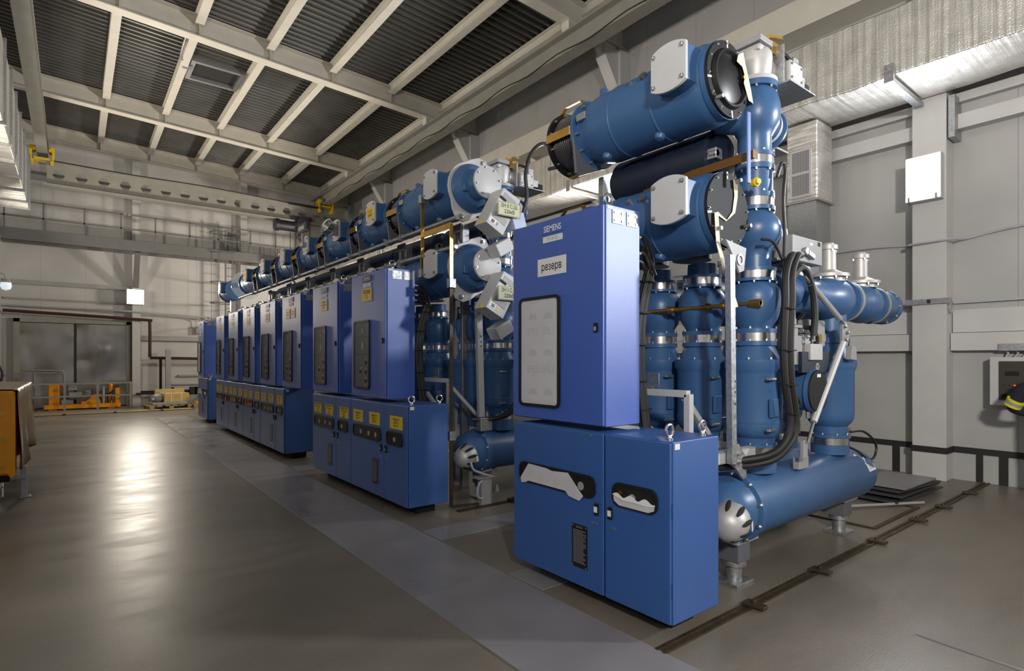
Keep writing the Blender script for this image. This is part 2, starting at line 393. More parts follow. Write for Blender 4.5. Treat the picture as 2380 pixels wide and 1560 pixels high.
# roof beams across the hall
def ibeam(bm, a, b, h, w, tf=.022, tw=.016):
    """I-section from a to b (points on the underside axis)"""
    up = V((0,0,1))
    a = V(a); b = V(b)
    bar(bm, a+up*tf/2, b+up*tf/2, w, tf); bar(bm, a+up*(h-tf/2), b+up*(h-tf/2), w, tf); bar(bm, a+up*h/2, b+up*h/2, tw, h-2*tf)
PUR = (-.75, .72, 2.12, 3.55, 5.0, 6.55, 8.1)
BEAMS = ((2.4, 'roof beam overhead at the top edge, nearest of the beams'), (8.0, 'cream roof beam meeting the second right column'),
         (13.6, 'long cream roof beam below the roof hatch, third from camera'), (19.2, 'cream roof beam just before the crane bridge'), (23.2, 'cream roof beam close against the far wall, behind the crane'))
for y, lab in BEAMS:
    t = thing('roof_beam', (3.8, y, zb(3.8)), lab, 'beam', 'main roof beams across the hall')
    bm = B(); ibeam(bm, (XL, y, zb(XL)), (XR-.02, y, zb(XR)), .485, .26, .026); obj('girder', bm, 'beige', t)
    for x in PUR:
        for s in (-1, 1):
            bm = B(); box(bm, x-.006, x+.006, y+s*.01, y+s*.128, zb(x)+.026, zb(x)+.46); obj('stiffener', bm, 'beige', t)
    bm = B(); prism(bm, [(0,0),(.0,-.18),(.12,-.3),(.5,-.3),(.5,0)], (XR-.8, y+.06, zb(8.6)), (1,0,0), (0,0,1), .12); obj('end_bracket', bm, 'beige', t)
for i, x in enumerate(PUR):
    bm = B()
    ys = [YB]+[b[0] for b in BEAMS]+[YF]
    for a, b in zip(ys, ys[1:]):
        if b-a > .3: ibeam(bm, (x, a+.009, zb(x)+.27), (x, b-.009, zb(x)+.27), .225, .17, .018)
    o = obj('purlin', bm, 'beige')
    tag(o, 'long cream purlin under the roof deck, %s from the left wall' % ('first','second','third','fourth','fifth','sixth','last')[i], 'purlin', 'purlins under the roof deck')
# crane runways
t = thing('crane_runway', (7.72, 8, 7.6), 'grey crane runway beam along the right wall, hung under the roof beams', 'crane rail')
bm = B(); ibeam(bm, (7.72, YB, 7.60), (7.72, 22.9, 7.60), .44, .30, .03); obj('girder', bm, 'crane', t)
for y, _ in BEAMS[:-1]:
    bm = B(); box(bm, 7.60, 7.84, y-.1, y+.1, 8.04, zb(7.72)+.0); obj('hanger', bm, 'beige', t)
t = thing('crane_runway', (-.72, 8, 7.6), 'dark grey crane runway beam overhead by the left wall', 'crane rail')
bm = B(); ibeam(bm, (-.72, YB, 7.72), (-.72, 22.9, 7.72), .44, .26, .03); obj('girder', bm, 'crane', t)
for y, _ in BEAMS[:-1]:
    bm = B(); box(bm, -.82, -.62, y-.1, y+.1, 8.16, zb(-.72)+.0); obj('hanger', bm, 'crane', t)
# wall columns on the right with the floodlights, girts and bracing between them
CY = (-3.2, 2.45, 8.0, 13.6, 19.2)
CL = ('white wall column behind the camera on the right', 'white wall column carrying the bright floodlight at right', 'white wall column above the reserve cabinet, second from the right',
      'white wall column behind the middle busbar ends', 'white wall column farthest along the right wall')
def flood(name, x, y, z, lab, d, m, w=.40, h=.60):
    """square floodlight; d = the way its face looks"""
    t = thing(name, (x, y, z), lab, 'lamp', 'wall floodlights')
    d = V(d); s = d.cross(V((0,0,1)))
    c = V((x, y, z))
    def slab(a, b, ww, hh):
        bm = B(); q = []
        for k in (a, b):
            for i, j in ((-1,-1),(1,-1),(1,1),(-1,1)): q.append(bm.verts.new(c+d*k+s*(i*ww/2)+V((0,0,j*hh/2))))
        for f in ((0,1,2,3),(7,6,5,4),(0,4,5,1),(1,5,6,2),(2,6,7,3),(3,7,4,0)): bm.faces.new([q[i] for i in f])
        return bm
    obj('housing', slab(0, .14, w, h), 'grey', t, .008)
    obj('lamp_face', slab(.142, .152, w-.03, h-.03), m, t)
    for i in (-1, 1):
        p = c+d*.155+s*(i*w*.38)+V((0,0,-h*.44)); bm = B(); box(bm, p.x-.012, p.x+.012, p.y-.012, p.y+.012, p.z-.03, p.z+.03); obj('clip', bm, 'galv', t)
    return t
for y, lab in zip(CY, CL):
    t = thing('wall_column', (9.14, y, 0), lab, 'column', 'columns along the right wall')
    bm = B(); box(bm, 9.0, XR-.001, y-.19, y+.19, .0, 8.1); obj('shaft', bm, 'white_paint', t, .006)
    bm = B(); prism(bm, [(0,0),(-.4,0),(-.4,-.2),(0,-.8)], (9.0, y+.13, 8.1), (1,0,0), (0,0,1), .26); obj('corbel', bm, 'white_paint', t)
    flood('floodlight', 9.0, y+.03, 4.01, ('square floodlight on the column behind the camera','big glowing square floodlight on the right wall column','floodlight on the second right column, behind the reserve busbars','floodlight on the right column behind the middle busbars','floodlight on the farthest right wall column')[CY.index(y)], (-1,0,0), 'lampon')
k = 0
for a, b in zip((YB,)+CY, CY+(YF,)):
    a = a+.2 if a != YB else a+.01; b = b-.2 if b != YF else b-.01
    for z0, z1, dx, m in ((4.63, 4.82, .16, 'white_paint'), (1.72, 1.95, .15, 'white_paint'), (6.70, 7.16, .5, 'beige'), (5.0, 5.12, .1, 'white_paint'), (1.96, 2.26, .06, 'white_paint')):
        k += 1; bm = B(); box(bm, XR-dx, XR, a, b, z0, z1); struct('trim_%d' % k, bm, m)
    bm = B(); box(bm, XR-.012, XR, a, b, .36, .44); struct('baseboard_right', bm, 'trimblack')
for y in CY[1:]:
    bm = B(); ring(bm, [(-.012,-.202),(.302,-.202),(.302,.202),(-.012,.202)], [(0,-.19),(.301,-.19),(.301,.19),(0,.19)], (9.0, y, .36), (1,0,0), (0,1,0), .08); k += 1; struct('trim_%d' % k, bm, 'trimblack')
for y, w in ((2.92, .09), (1.98, .07), (1.74, .09)):
    k += 1; bm = B(); box(bm, XR-.012, XR, y-w/2, y+w/2, 0, .36); struct('trim_%d' % k, bm, 'trimblack')
for (y0, ym) in ((8.25, 10.8), (13.35, 10.8)):
    bm = B(); bar(bm, (9.1, y0, 4.9), (9.1, ym, 6.62), .14, .14, (1,0,0)); o = obj('wall_brace', bm, 'beige')
    tag(o, 'cream diagonal brace on the right wall, %s leg of the inverted V' % ('right' if y0 < 10 else 'left'), 'brace', 'diagonal wall braces')
bm = B(); pts = []
for i in range(22):
    y = 1.0+i*.9; pts.append((7.56, y, 7.66 + (-.07 if i % 2 else .0)))
tube(bm, pts, .012, 6, 3); tag(obj('festoon_cable', bm, 'rubber'), 'thin black cable sagging along the right crane runway', 'cable')
# cables and conduit on the right wall
bm = B(); tube(bm, [(9.27,-2,3.22),(9.27,.5,3.3),(9.27,1.55,3.27),(9.27,2.1,3.2),(8.98,2.23,3.17),(8.98,2.67,3.16),(9.27,2.75,3.2),(9.27,3.4,3.25),(9.27,5,3.22),(9.27,7.7,3.25)], .016, 6, 4)
tag(obj('wall_cable', bm, 'pvc'), 'grey cable strung along the right wall at mid height', 'cable')
t = thing('conduit', (9.2, 2.4, 2.34), 'thin grey conduit with bracket around the floodlight column', 'conduit')
bm = B(); bar(bm, (9.25,-3,2.36), (9.25,2.24,2.36), .03, .03); bar(bm, (9.25,2.66,2.36), (9.25,7.75,2.36), .03, .03); obj('pipe', bm, 'pvc', t)
bm = B(); box(bm, 8.96, 8.998, 2.2, 2.7, 2.34, 2.41); obj('bracket', bm, 'galv', t)
bm = B(); box(bm, 8.955, 8.96, 2.42, 2.46, 2.35, 2.40); obj('rust_mark', bm, 'brownpipe', t)
bm = B(); ring(bm, circ(.07, 16), circ(.05, 16), (9.1, 2.24, 2.28), (1,0,0), (0,0,1), .015); obj('cable_loop', bm, 'pvc', t)
# perforated bracket right of the column
bm = B(); box(bm, 9.0, 9.28, 2.17, 2.24, 4.5, 5.05)
tag(obj('perforated_bracket', bm, 'galv'), 'perforated steel bracket beside the floodlight column under the duct', 'bracket')
# ---- foil wrapped ducts
t = thing('ventilation_duct', (8.4, 8, 5.1), 'big foil wrapped ventilation duct along the right wall', 'duct')
bm = B(); n = 60
def wav(y, k): return .012*math.sin(y*7.3+k)+.01*math.sin(y*17+k*2)
secs = []
for i in range(n+1):
    y = YB+.1+(YF-.3-YB)*i/n
    secs.append([bm.verts.new(q) for q in ((7.95+wav(y,1), y, 5.10+wav(y,2)), (8.99, y, 5.10+wav(y,3)), (8.99, y, 5.93+wav(y,4)), (7.95+wav(y,5), y, 5.95+wav(y,6)))])
for a, b in zip(secs, secs[1:]):
    for j in range(4): bm.faces.new((a[j], a[(j+1)%4], b[(j+1)%4], b[j]))
bm.faces.new(secs[0]); bm.faces.new(secs[-1]); obj('duct_body', bm, 'foil', t, .03)
for y in (-3.2, 2.55, 5.35, 8.2, 13.6, 17):
    bm = B(); box(bm, 7.9, 9.0, y-.045, y+.045, 5.0, 5.055); box(bm, 7.86, 7.91, y-.05, y+.05, 5.0, 5.22); obj('hanger_strap', bm, 'galv', t)
t = thing('drop_duct', (8.75, 3.9, 3.7), 'foil wrapped branch duct hanging below the main duct with a grille', 'duct')
bm = B(); box(bm, 8.45, 8.95, 3.64, 4.08, 3.94, 5.08); obj('duct_body', bm, 'foilv', t, .02)
bm = B(); ring(bm, rrect(.31, .70, .01, 1), rrect(.25, .64, .005, 1), (8.449, 3.87, 4.34), (0,-1,0), (0,0,1), .02); box(bm, 8.43, 8.449, 3.745, 3.995, 4.325, 4.355); obj('grille_frame', bm, 'grey', t)
bm = B(); box(bm, 8.437, 8.449, 3.745, 3.995, 4.02, 4.66); obj('grille', bm, 'grille', t)
bm = B(); box(bm, 8.43, 8.97, 3.62, 4.10, 3.91, 3.94); obj('end_flange', bm, 'galv', t)
bm = B(); box(bm, 8.47, 8.93, 3.66, 4.06, 2.4, 3.91); obj('tail_duct', bm, 'galv', t)
bm = B(); x0 = -1.35
t = thing('ventilation_duct', (-1.2, 15, 5.6), 'foil wrapped duct running along the upper left edge', 'duct')
bm = B(); box(bm, -1.55, -.93, 6, 19.6, 5.62, 7.0); obj('duct_body', bm, 'foil', t, .02)
for y in (11.6, 12.8, 14, 15.2, 16.4, 17.6, 18.8, 19.6):
    bm = B(); ring(bm, [(-.35,-.74),(.35,-.74),(.35,.74),(-.35,.74)], [(-.31,-.69),(.31,-.69),(.31,.69),(-.31,.69)], (-1.24, y, 6.31), (1,0,0), (0,0,1), .06); obj('joint_flange', bm, 'galv', t)
# roof hatch
t = thing('roof_hatch', (3.0, 16.3, zb(3)+.3), 'dark open roof hatch with small motor, up in the deck', 'hatch')
hx0, hx1, hy0, hy1 = 2.35, 3.4, 15.9, 16.9
bm = B(); ring(bm, [(-.6,-.55),(.6,-.55),(.6,.55),(-.6,.55)], [(-.5,-.45),(.5,-.45),(.5,.45),(-.5,.45)], (2.85, 15.9, zb(2.8)+.36), (1,0,0), (0,1,0), .2); obj('curb', bm, 'galv', t)
bm = B(); box(bm, 2.36, 3.34, 15.46, 16.34, zb(3)+.46, zb(3)+.49); obj('opening', bm, 'hatch', t)
bm = B(); box(bm, 2.12, 2.24, 15.6, 16.2, zb(2.2)+.33, zb(2.2)+.48); cyl(bm, (2.1,15.7,zb(2)+.3), (2.3,15.7,zb(2)+.3), .06); obj('motor', bm, 'galv', t)
bm = B(); tube(bm, [(2.14,15.5,zb(2)+.36),(2.0,15.2,zb(2)+.25),(1.98,14.6,zb(2)+.3),(2.02,14.2,zb(2)+.42)], .03, 8); obj('hose', bm, 'galv', t)
M['beigefloor'] = mat('pale_floor_paint', (.26, .225, .165), .5, var=.12, vscale=2)
# ---------------------------------------------------------------- far end of the hall
t = tag(bpy.data.objects.new('door_1', None), None, None, kind='structure'); COL.objects.link(t); t.location = (.05, 23.4, 0); WLOC[t.name] = V((.05, 23.4, 0))
def dented(x0, x1, seed):
    bm = B(); nx, nz = 14, 26; rnd = random.Random(seed)
    bumps = [(rnd.uniform(x0,x1), rnd.uniform(.3,2.7), rnd.uniform(.12,.4), rnd.uniform(.1,.5), rnd.uniform(-.035,.035)) for _ in range(16)]
    g = []
    for i in range(nx+1):
        col = []
        for j in range(nz+1):
            x = x0+(x1-x0)*i/nx; z = .05+2.72*j/nz
            d = sum(h*math.exp(-((x-bx)/sx)**2-((z-bz)/sz)**2) for bx, bz, sx, sz, h in bumps)
            col.append(bm.verts.new((x, 23.37+d, z)))
        g.append(col)
    back = {}
    for i in range(nx):
        for j in range(nz): bm.faces.new((g[i][j], g[i+1][j], g[i+1][j+1], g[i][j+1]))
    box(bm, x0, x1, 23.455, 23.48, .05, 2.77)
    return bm
M['gate'] = mat('dented_sheet_steel', (.33, .32, .31), .27, metal=.85, var=.12, vscale=2)
obj('gate_leaf', dented(-1.32, .02, 3), 'gate', t, angle=2); obj('gate_leaf', dented(.09, 1.44, 8), 'gate', t, angle=2)
bm = B(); box(bm, -1.47, -1.32, 23.33, 23.49, 0, 2.9); box(bm, 1.44, 1.55, 23.33, 23.49, 0, 2.9); box(bm, -1.47, 1.55, 23.33, 23.49, 2.79, 2.92); obj('gate_frame', bm, 'crane', t)
bm = B(); box(bm, .025, .085, 23.36, 23.45, .05, 2.78); obj('gap_seal', bm, 'trimblack', t)
# columns of the far wall
t = thing('wall_column', (1.72, 23.35, 0), 'white wall column right of the grey gate, with a floodlight', 'column')
bm = B(); box(bm, 1.6, 1.84, 23.2, 23.49, 0, 8.4); obj('shaft', bm, 'white_paint', t)
flood('floodlight', 1.68, 23.2, 3.75, 'glowing square floodlight on the far wall column', (0,-1,0), 'lampfar', .5, .52)
for x, lab in ((5.15, 'far wall column behind the caged ladder'),):
    t = thing('wall_column', (x, 23.35, 0), lab, 'column'); bm = B(); box(bm, x-.12, x+.12, 23.2, 23.49, 0, 8.4); obj('shaft', bm, 'white_paint', t)
for i, (z0, z1, x0, x1, dy, m) in enumerate(((3.98,4.12,-1.7,1.59,.14,'wallgrey'),(3.5,3.56,-1.7,1.59,.06,'wallgrey'),(7.35,7.5,-1.7,9.2,.16,'wallgrey'),(2.27,2.44,1.86,5.0,.14,'wallgrey'),(.98,1.05,3.0,9.2,.08,'wallgrey'),(.42,.5,1.86,9.2,.06,'trimblack'),(.68,.72,2.8,9.2,.06,'wallgrey'))):
    bm = B(); box(bm, x0, x1, YF-dy, YF, z0, z1); struct('trim_%d' % (60+i), bm, m)
# pipes on the far wall
bm = B(); tube(bm, [(-1.7,23.1,3.12),(1.85,23.1,2.98),(2.05,23.1,2.93),(2.1,23.1,2.8),(2.1,23.1,1.68)], .05, 10, 3, True)
tube(bm, [(2.1,23.1,1.66),(4.4,23.1,1.62)], .05, 10, 2); tube(bm, [(2.42,23.12,1.64),(2.42,23.12,.42)], .045, 8, 2)
tag(obj('brown_pipe', bm, 'brownpipe'), 'dark red brown pipe over the gate turning down beside the column', 'pipe')
bm = B(); tube(bm, [(-1.65,23.3,3.3),(0.2,23.3,3.27),(1.5,23.15,3.25),(4.6,23.15,3.12)], .03, 8); 
tag(obj('grey_pipe', bm, 'pvc'), 'thin grey pipe along the far wall above the brown pipe', 'pipe')
t = thing('junction_box', (3.66, 23.3, 2.5), 'small grey junction box with conduit on the far wall', 'box')
bm = B(); box(bm, 3.55, 3.78, 23.3, 23.4, 2.55, 2.82); obj('case', bm, 'midgrey', t, .005)
bm = B(); tube(bm, [(3.66,23.3,2.82),(3.66,23.28,3.05),(3.55,23.2,3.12)], .02, 6); obj('conduit', bm, 'pvc', t)
t = thing('support_post', (2.62, 22.9, 0), 'short grey post standing by the brown pipe at the far wall', 'post')
bm = B(); box(bm, 2.54, 2.70, 22.8, 22.96, 0, 1.95); obj('post', bm, 'wallgrey', t, .006)
bm = B(); box(bm, 2.46, 2.78, 22.72, 23.04, 0, .03); obj('base', bm, 'wallgrey', t)
t = thing('pipe_manifold', (3.4, 23.1, .4), 'black pipe manifold low on the far wall behind the pallets', 'pipe')
bm = B(); bar(bm, (1.7,23.1,.42),(5.2,23.1,.42),.07,.07); obj('pipe', bm, 'trimblack', t)
for x in (2.6, 3.3, 3.45, 4.1):
    bm = B(); box(bm, x, x+.22, 22.95, 23.15, .34, .62); obj('valve', bm, 'trimblack', t, .01)
# catwalk with railing
t = thing('catwalk', (3.5, 23, 5.25), 'grey steel catwalk with railing across the far wall', 'catwalk')
bm = B(); box(bm, -1.7, 7.6, 22.45, 23.18, 5.42, 5.46); box(bm, -1.7, 7.6, 22.42, 22.46, 5.22, 5.56); box(bm, -1.7, 7.6, 23.14, 23.18, 5.22, 5.44); obj('deck', bm, 'catwalk', t)
for x in (-1.62, -.72, .28, 1.24, 2.2, 3.22, 4.12, 5.2, 6.1, 6.9, 7.5):
    bm = B(); bar(bm, (x, 22.44, 5.3), (x, 22.44, 6.40), .045, .045, (0,1,0)); obj('post', bm, 'catwalk', t)
for z in (5.93, 6.40):
    bm = B(); bar(bm, (-1.7, 22.44, z), (7.6, 22.44, z), .045, .045); obj('handrail', bm, 'catwalk', t)
for x in (1.3, 1.42):
    bm = B(); box(bm, x, x+.09, 22.40, 22.44, 6.36, 6.46); obj('clamp', bm, 'galv', t)
bm = B(); bar(bm, (1.70, 22.5, 5.2), (1.70, 23.2, 4.1), .16, .1, (0,1,1)); obj('bracket', bm, 'catwalk', t)
# caged ladder
t = thing('caged_ladder', (4.5, 22.8, 2.2), 'grey vertical ladder with round safety hoops against the far wall', 'ladder')
for x in (4.45, 4.9):
    bm = B(); bar(bm, (x, 22.9, 2.2), (x, 22.9, 6.4), .05, .05, (0,1,0)); obj('rail', bm, 'catwalk', t)
z = 2.3
while z < 6.3:
    bm = B(); bar(bm, (4.45, 22.9, z), (4.9, 22.9, z), .025, .025); z += .3; obj('rung', bm, 'catwalk', t)
for z in (2.9, 3.65, 4.4, 5.45, 6.2):
    bm = B(); tube(bm, [(4.42+.5*math.cos(a)-.05, 22.55-.02+.36*math.sin(a), z) for a in [PI*(.2+1.6*i/12)+PI/2*0 for i in range(13)]], .018, 6, 2); obj('hoop', bm, 'catwalk', t)
for x in (3.9, 4.15):
    bm = B(); bar(bm, (x, 22.42, 2.9), (x, 22.42, 6.2), .025, .012); obj('cage_strip', bm, 'catwalk', t)
bm = B(); box(bm, 4.55, 4.85, 22.95, 23.1, 5.45, 6.35); obj('gate_panel', bm, 'catwalk', t)
# crane bridge: castellated girder with hexagonal holes
t = thing('crane_bridge', (3.5, 21.7, 6.75), 'grey castellated crane bridge girder with hexagonal holes', 'crane')
bm = B(); p = .553; hh = .62; z0 = 6.84; x = -.62
ft = .016
fr = {}
def hexweb(yy):
    xx = -.62
    for k in range(15):
        cx = xx+p/2; cz = z0+hh/2; r = .15 if k not in (3,) else .15
        outer = [(xx+p, cz), (xx+p, z0+hh), (xx, z0+hh), (xx, cz), (xx, z0), (xx+p, z0)]
        inner = [(cx+r*math.cos(a), cz+r*math.sin(a)) for a in (0, PI/3, 2*PI/3, PI, 4*PI/3, 5*PI/3)]
        O = [bm.verts.new((a, yy, b)) for a, b in outer]; I = [bm.verts.new((a, yy, b)) for a, b in inner]
        for i in range(6):
            j = (i+1) % 6; bm.faces.new((O[i], O[j], I[j], I[i]))
        xx += p
hexweb(21.69); hexweb(21.71); obj('web', bm, 'crane', t)
bm = B(); box(bm, -.7, 7.75, 21.55, 21.85, 6.78, 6.84); obj('bottom_flange', bm, 'crane', t)
bm = B(); box(bm, -.7, 7.75, 21.58, 21.82, 7.46, 7.50); obj('top_flange', bm, 'crane', t)
bm = B(); tube(bm, [(-.5,21.56,7.52),(1.5,21.56,7.50),(3.5,21.56,7.53),(5.5,21.56,7.48),(7.2,21.56,7.4)], .018, 6); obj('cable', bm, 'rubber', t)
bm = B(); bar(bm, (6.3,21.5,7.42),(7.4,21.5,7.42),.06,.06); obj('festoon_track', bm, 'rubber', t)
for x, lab, s in ((-.72, 'yellow crane end carriage hanging from the left runway', -1), (7.72, 'yellow crane end carriage at the right runway', 1)):
    u = thing('end_carriage', (x, 21.7, 7.5), lab, 'crane carriage')
    zb0 = 7.72 if s < 0 else 7.60
    for q in (-1, 1):
        bm = B(); prism(bm, [(0,-.28),(.06,-.28),(.10,-.05),(.10,.2),(0,.2),(.0,.1),(.04,.06),(.04,-.2),(0,-.22)], (x+q*.19, 21.5, zb0-.03), (q,0,0), (0,0,1), -q*.4); obj('side_plate', bm, 'yellowpaint', u)
    bm = B(); box(bm, x-.19, x+.19, 21.52, 21.88, 7.505, 7.56); obj('cross_plate', bm, 'yellowpaint', u)
    for q in (-.13, .13):
        bm = B(); cyl(bm, (x-.235, 21.7+q, zb0+.11), (x-.155, 21.7+q, zb0+.11), .07, n=14); cyl(bm, (x+.155, 21.7+q, zb0+.11), (x+.235, 21.7+q, zb0+.11), .07, n=14); obj('wheel', bm, 'yellowpaint', u)
u = thing('chain_hoist', (6.7, 21.7, 6.4), 'dark electric hoist hanging under the crane bridge', 'hoist')
bm = B(); cyl(bm, (6.0,21.7,6.62), (6.75,21.7,6.62), .2, n=20); cyl(bm, (5.86,21.7,6.62), (6.0,21.7,6.62), .24, n=20); obj('motor', bm, 'hoist', u, .01)
bm = B(); box(bm, 6.55, 7.1, 21.5, 21.9, 6.5, 6.98); cyl(bm, (6.85,21.45,6.75),(6.85,21.95,6.75),.26,n=20); obj('drum_case', bm, 'hoist', u, .02)
for q in (6.5, 7.1):
    bm = B(); cyl(bm, (q,21.52,6.92),(q,21.56,6.92),.09); cyl(bm,(q,21.84,6.92),(q,21.88,6.92),.09); obj('trolley_wheel', bm, 'hoist', u)
for q in (0, 1, 2):
    bm = B(); tube(bm, [(6.6+q*.09,21.48,6.55),(6.55+q*.12,21.46,6.2),(6.8+q*.05,21.46,6.05),(7.05,21.48,6.3),(7.1,21.5,6.55)], .014, 6); obj('cable', bm, 'rubber', u)
# railing before the gate
t = thing('guard_railing', (.3, 22.4, 0), 'grey steel guard railing in front of the far gate', 'railing')
for x in (-1.3, -.21, .62, 1.5):
    bm = B(); bar(bm, (x,22.4,0),(x,22.4,.84),.06,.06,(0,1,0)); obj('post', bm, 'crane', t)
for z in (.44, .84):
    bm = B(); bar(bm, (-1.6,22.4,z),(1.56,22.4,z),.05,.05); obj('rail', bm, 'crane', t)
for z in (.44, .84):
    bm = B(); bar(bm, (1.5,22.4,z),(1.5,23.3,z),.05,.05); obj('side_rail', bm, 'crane', t)
t = thing('hand_barrier', (-.6, 22.9, 0), 'thin grey hand rail frame behind the guard railing by the gate', 'railing')
bm = B(); tube(bm, [(-1.25,22.9,1.28),(-.35,22.9,1.24),(-.25,22.9,1.16),(-.22,22.9,.9),(-.22,22.9,0)], .025, 8, 3); tube(bm, [(-.95,22.9,1.17),(-.95,22.9,0)], .02, 8, 2); tube(bm, [(-.95,22.9,1.17),(-.4,22.9,1.18)], .02, 8, 2); obj('frame', bm, 'crane', t)
# yellow machine behind the railing
t = thing('hydraulic_unit', (.3, 22.85, 0), 'low orange hydraulic machine on the floor before the gate', 'machine')
bm = B(); box(bm, -.72, 1.24, 22.6, 23.1, .04, .17); box(bm, -.6, -.4, 22.65, 23.05, .0, .04); box(bm, .9, 1.1, 22.65, 23.05, 0, .04); obj('frame', bm, 'orange', t, .01)
bm = B(); box(bm, -.6, -.34, 22.62, 23.0, .17, .84); obj('cabinet', bm, 'orange', t, .01)
bm = B(); prism(bm, [(0,0),(.52,0),(.52,.3),(.34,.3),(.12,.08),(0,.08)], (.2, 22.65, .17), (1,0,0), (0,0,1), -.35); obj('side_guard', bm, 'orange', t, .008)
bm = B(); box(bm, -.3, .0, 22.65, 23.0, .17, .33); box(bm, -.12, .1, 22.7, 22.95, .62, .78); obj('pump', bm, 'midgrey', t, .01)
bm = B(); cyl(bm, (-.1,22.7,.45),(.22,22.7,.45),.12,n=16); cyl(bm,(.3,22.8,.5),(.45,22.8,.5),.1,n=16); obj('motor', bm, 'wallgrey', t)
bm = B(); cyl(bm, (.98,22.85,.17),(.98,22.85,.78),.055,n=14); ballm(bm,(.98,22.85,.78),.055,.07,14,8); obj('accumulator', bm, 'orange', t)
bm = B(); box(bm, 1.1, 1.22, 22.7, 23.0, .17, .66); obj('tank', bm, 'orange', t, .01)
for q in range(4):
    bm = B(); tube(bm, [(.75+q*.07,22.66,.2),(.7+q*.1,22.64,.4),(.95+q*.03,22.64,.5+q*.03),(1.1,22.66,.4+q*.06)], .014, 6); obj('hose', bm, 'rubber', t)
bm = B(); cyl(bm, (.78,22.62,.17),(.78,22.62,.72),.03); obj('column', bm, 'grey', t)
bm = B(); ballm(bm, (-.28,22.72,.76),.055,.05,12,8); obj('red_cap', bm, 'redpaint', t)
# pallets with yellow cartons
def pallet(x, y, rz, lab):
    t = thing('pallet', (x, y, 0), lab, 'pallet', 'wooden pallets at the far end')
    R = Matrix.Translation((x, y, 0)) @ Matrix.Rotation(rz, 4, 'Z')
    for yy in (-.4, 0, .4):
        for xx in (-.54, 0, .54):
            bm = B(); box(bm, xx-.06, xx+.06, yy-.06, yy+.06, .022, .10, R); obj('block', bm, 'wood', t)
        bm = B(); box(bm, -.6, .6, yy-.06, yy+.06, 0, .022, R); obj('bottom_board', bm, 'wood', t)
    for xx in (-.54, -.32, -.1, .1, .32, .54):
        bm = B(); box(bm, xx-.07, xx+.07, -.46, .46, .10, .125, R); obj('top_board', bm, 'wood', t)
    return R
R = pallet(2.45, 21.45, .12, 'wooden pallet with a strapped yellow carton, left of the two')
t = thing('carton', (2.5, 21.4, .125), 'yellow carton tied with white straps on the left pallet', 'box')
bm = B(); box(bm, -.16, .56, -.26, .22, .22, .50, R); obj('box_body', bm, 'carton', t, .01)
for xx in (.02, .32):
    bm = B(); box(bm, xx, xx+.025, -.265, .225, .125, .505, R); obj('strap', bm, 'white', t)
t = thing('machine_part', (2.2, 21.4, .125), 'wrapped grey machine part lying on the left pallet', 'machine part')
bm = B(); box(bm, -.5, .5, -.3, .3, .125, .22, R); obj('base', bm, 'wallgrey', t, .02)
bm = B(); ballm(bm, R @ V((-.3,0,.34)), .2, .15, 16, 8); cyl(bm, R @ V((-.5,-.2,.3)), R @ V((-.1,.2,.52)), .035); obj('casting', bm, 'midgrey', t)
bm = B(); box(bm, -.3, .55, .25, .4, .4, .62, R); obj('plank', bm, 'carton', t)
R = pallet(3.75, 21.35, -.05, 'wooden pallet with yellow frames beside the end cabinet')
t = thing('carton', (3.75, 21.3, .125), 'yellow flat carton strapped on the right pallet', 'box')
bm = B(); box(bm, -.42, .4, -.28, .25, .42, .56, R); obj('box_body', bm, 'carton', t, .01)
bm = B(); box(bm, -.52, .5, -.34, .3, .13, .2, R); box(bm, -.4,-.32,-.25,.2,.2,.42,R); box(bm,.3,.38,-.25,.2,.2,.42,R); obj('frame', bm, 'yellowpaint', t, .01)
bm = B(); box(bm, -.1, -.06, -.285, .255, .2, .565, R); obj('strap', bm, 'white', t)
bm = B(); prism(bm, [(1.35,20.95),(2.95,20.7),(3.2,21.2),(1.9,21.35)], (0,0,0), (1,0,0), (0,1,0), .012); tag(obj('cardboard_sheet', bm, 'carton'), 'flat cardboard sheet lying on the floor before the pallets', 'cardboard')
# bulb lamp on an arm at the left wall
t = thing('bulkhead_lamp', (-1.5, 20.5, 3.6), 'small round glass lamp on a curved arm by the left wall', 'lamp')
bm = B(); tube(bm, [(-1.74,20.5,3.93),(-1.55,20.5,3.95),(-1.46,20.5,3.9),(-1.44,20.5,3.8)], .02, 8); obj('arm', bm, 'wallgrey', t)
bm = B(); lathe(bm, [(0,0),(0,.06),(-.1,.13),(-.1,0)], (-1.44,20.5,3.8), (0,0,1), 16); obj('cap', bm, 'wallgrey', t)
bm = B(); lathe(bm, [(-.1,0),(-.101,.11),(-.2,.12),(-.28,.09),(-.32,.0)], (-1.44,20.5,3.8), (0,0,1), 18); obj('glass', bm, 'bulb', t)
t = thing('hanging_hose', (-1.6, 20.3, .6), 'black hose looped at the left wall near the gate', 'hose')
bm = B(); tube(bm, [(-1.7,20.3,1.9),(-1.66,20.3,1.85),(-1.6,20.3,1.55),(-1.5,20.3,1.25),(-1.55,20.3,1.0),(-1.72,20.3,.9)], .03, 8); obj('hose', bm, 'rubber', t)

bm = B(); box(bm, XL, 2.4, 20.66, YF-.02, 0, .003); struct('floor', bm, 'beigefloor')
bm = B(); box(bm, 2.4, XR, 20.66, YF-.02, 0, .003); struct('floor', bm, 'beigefloor')
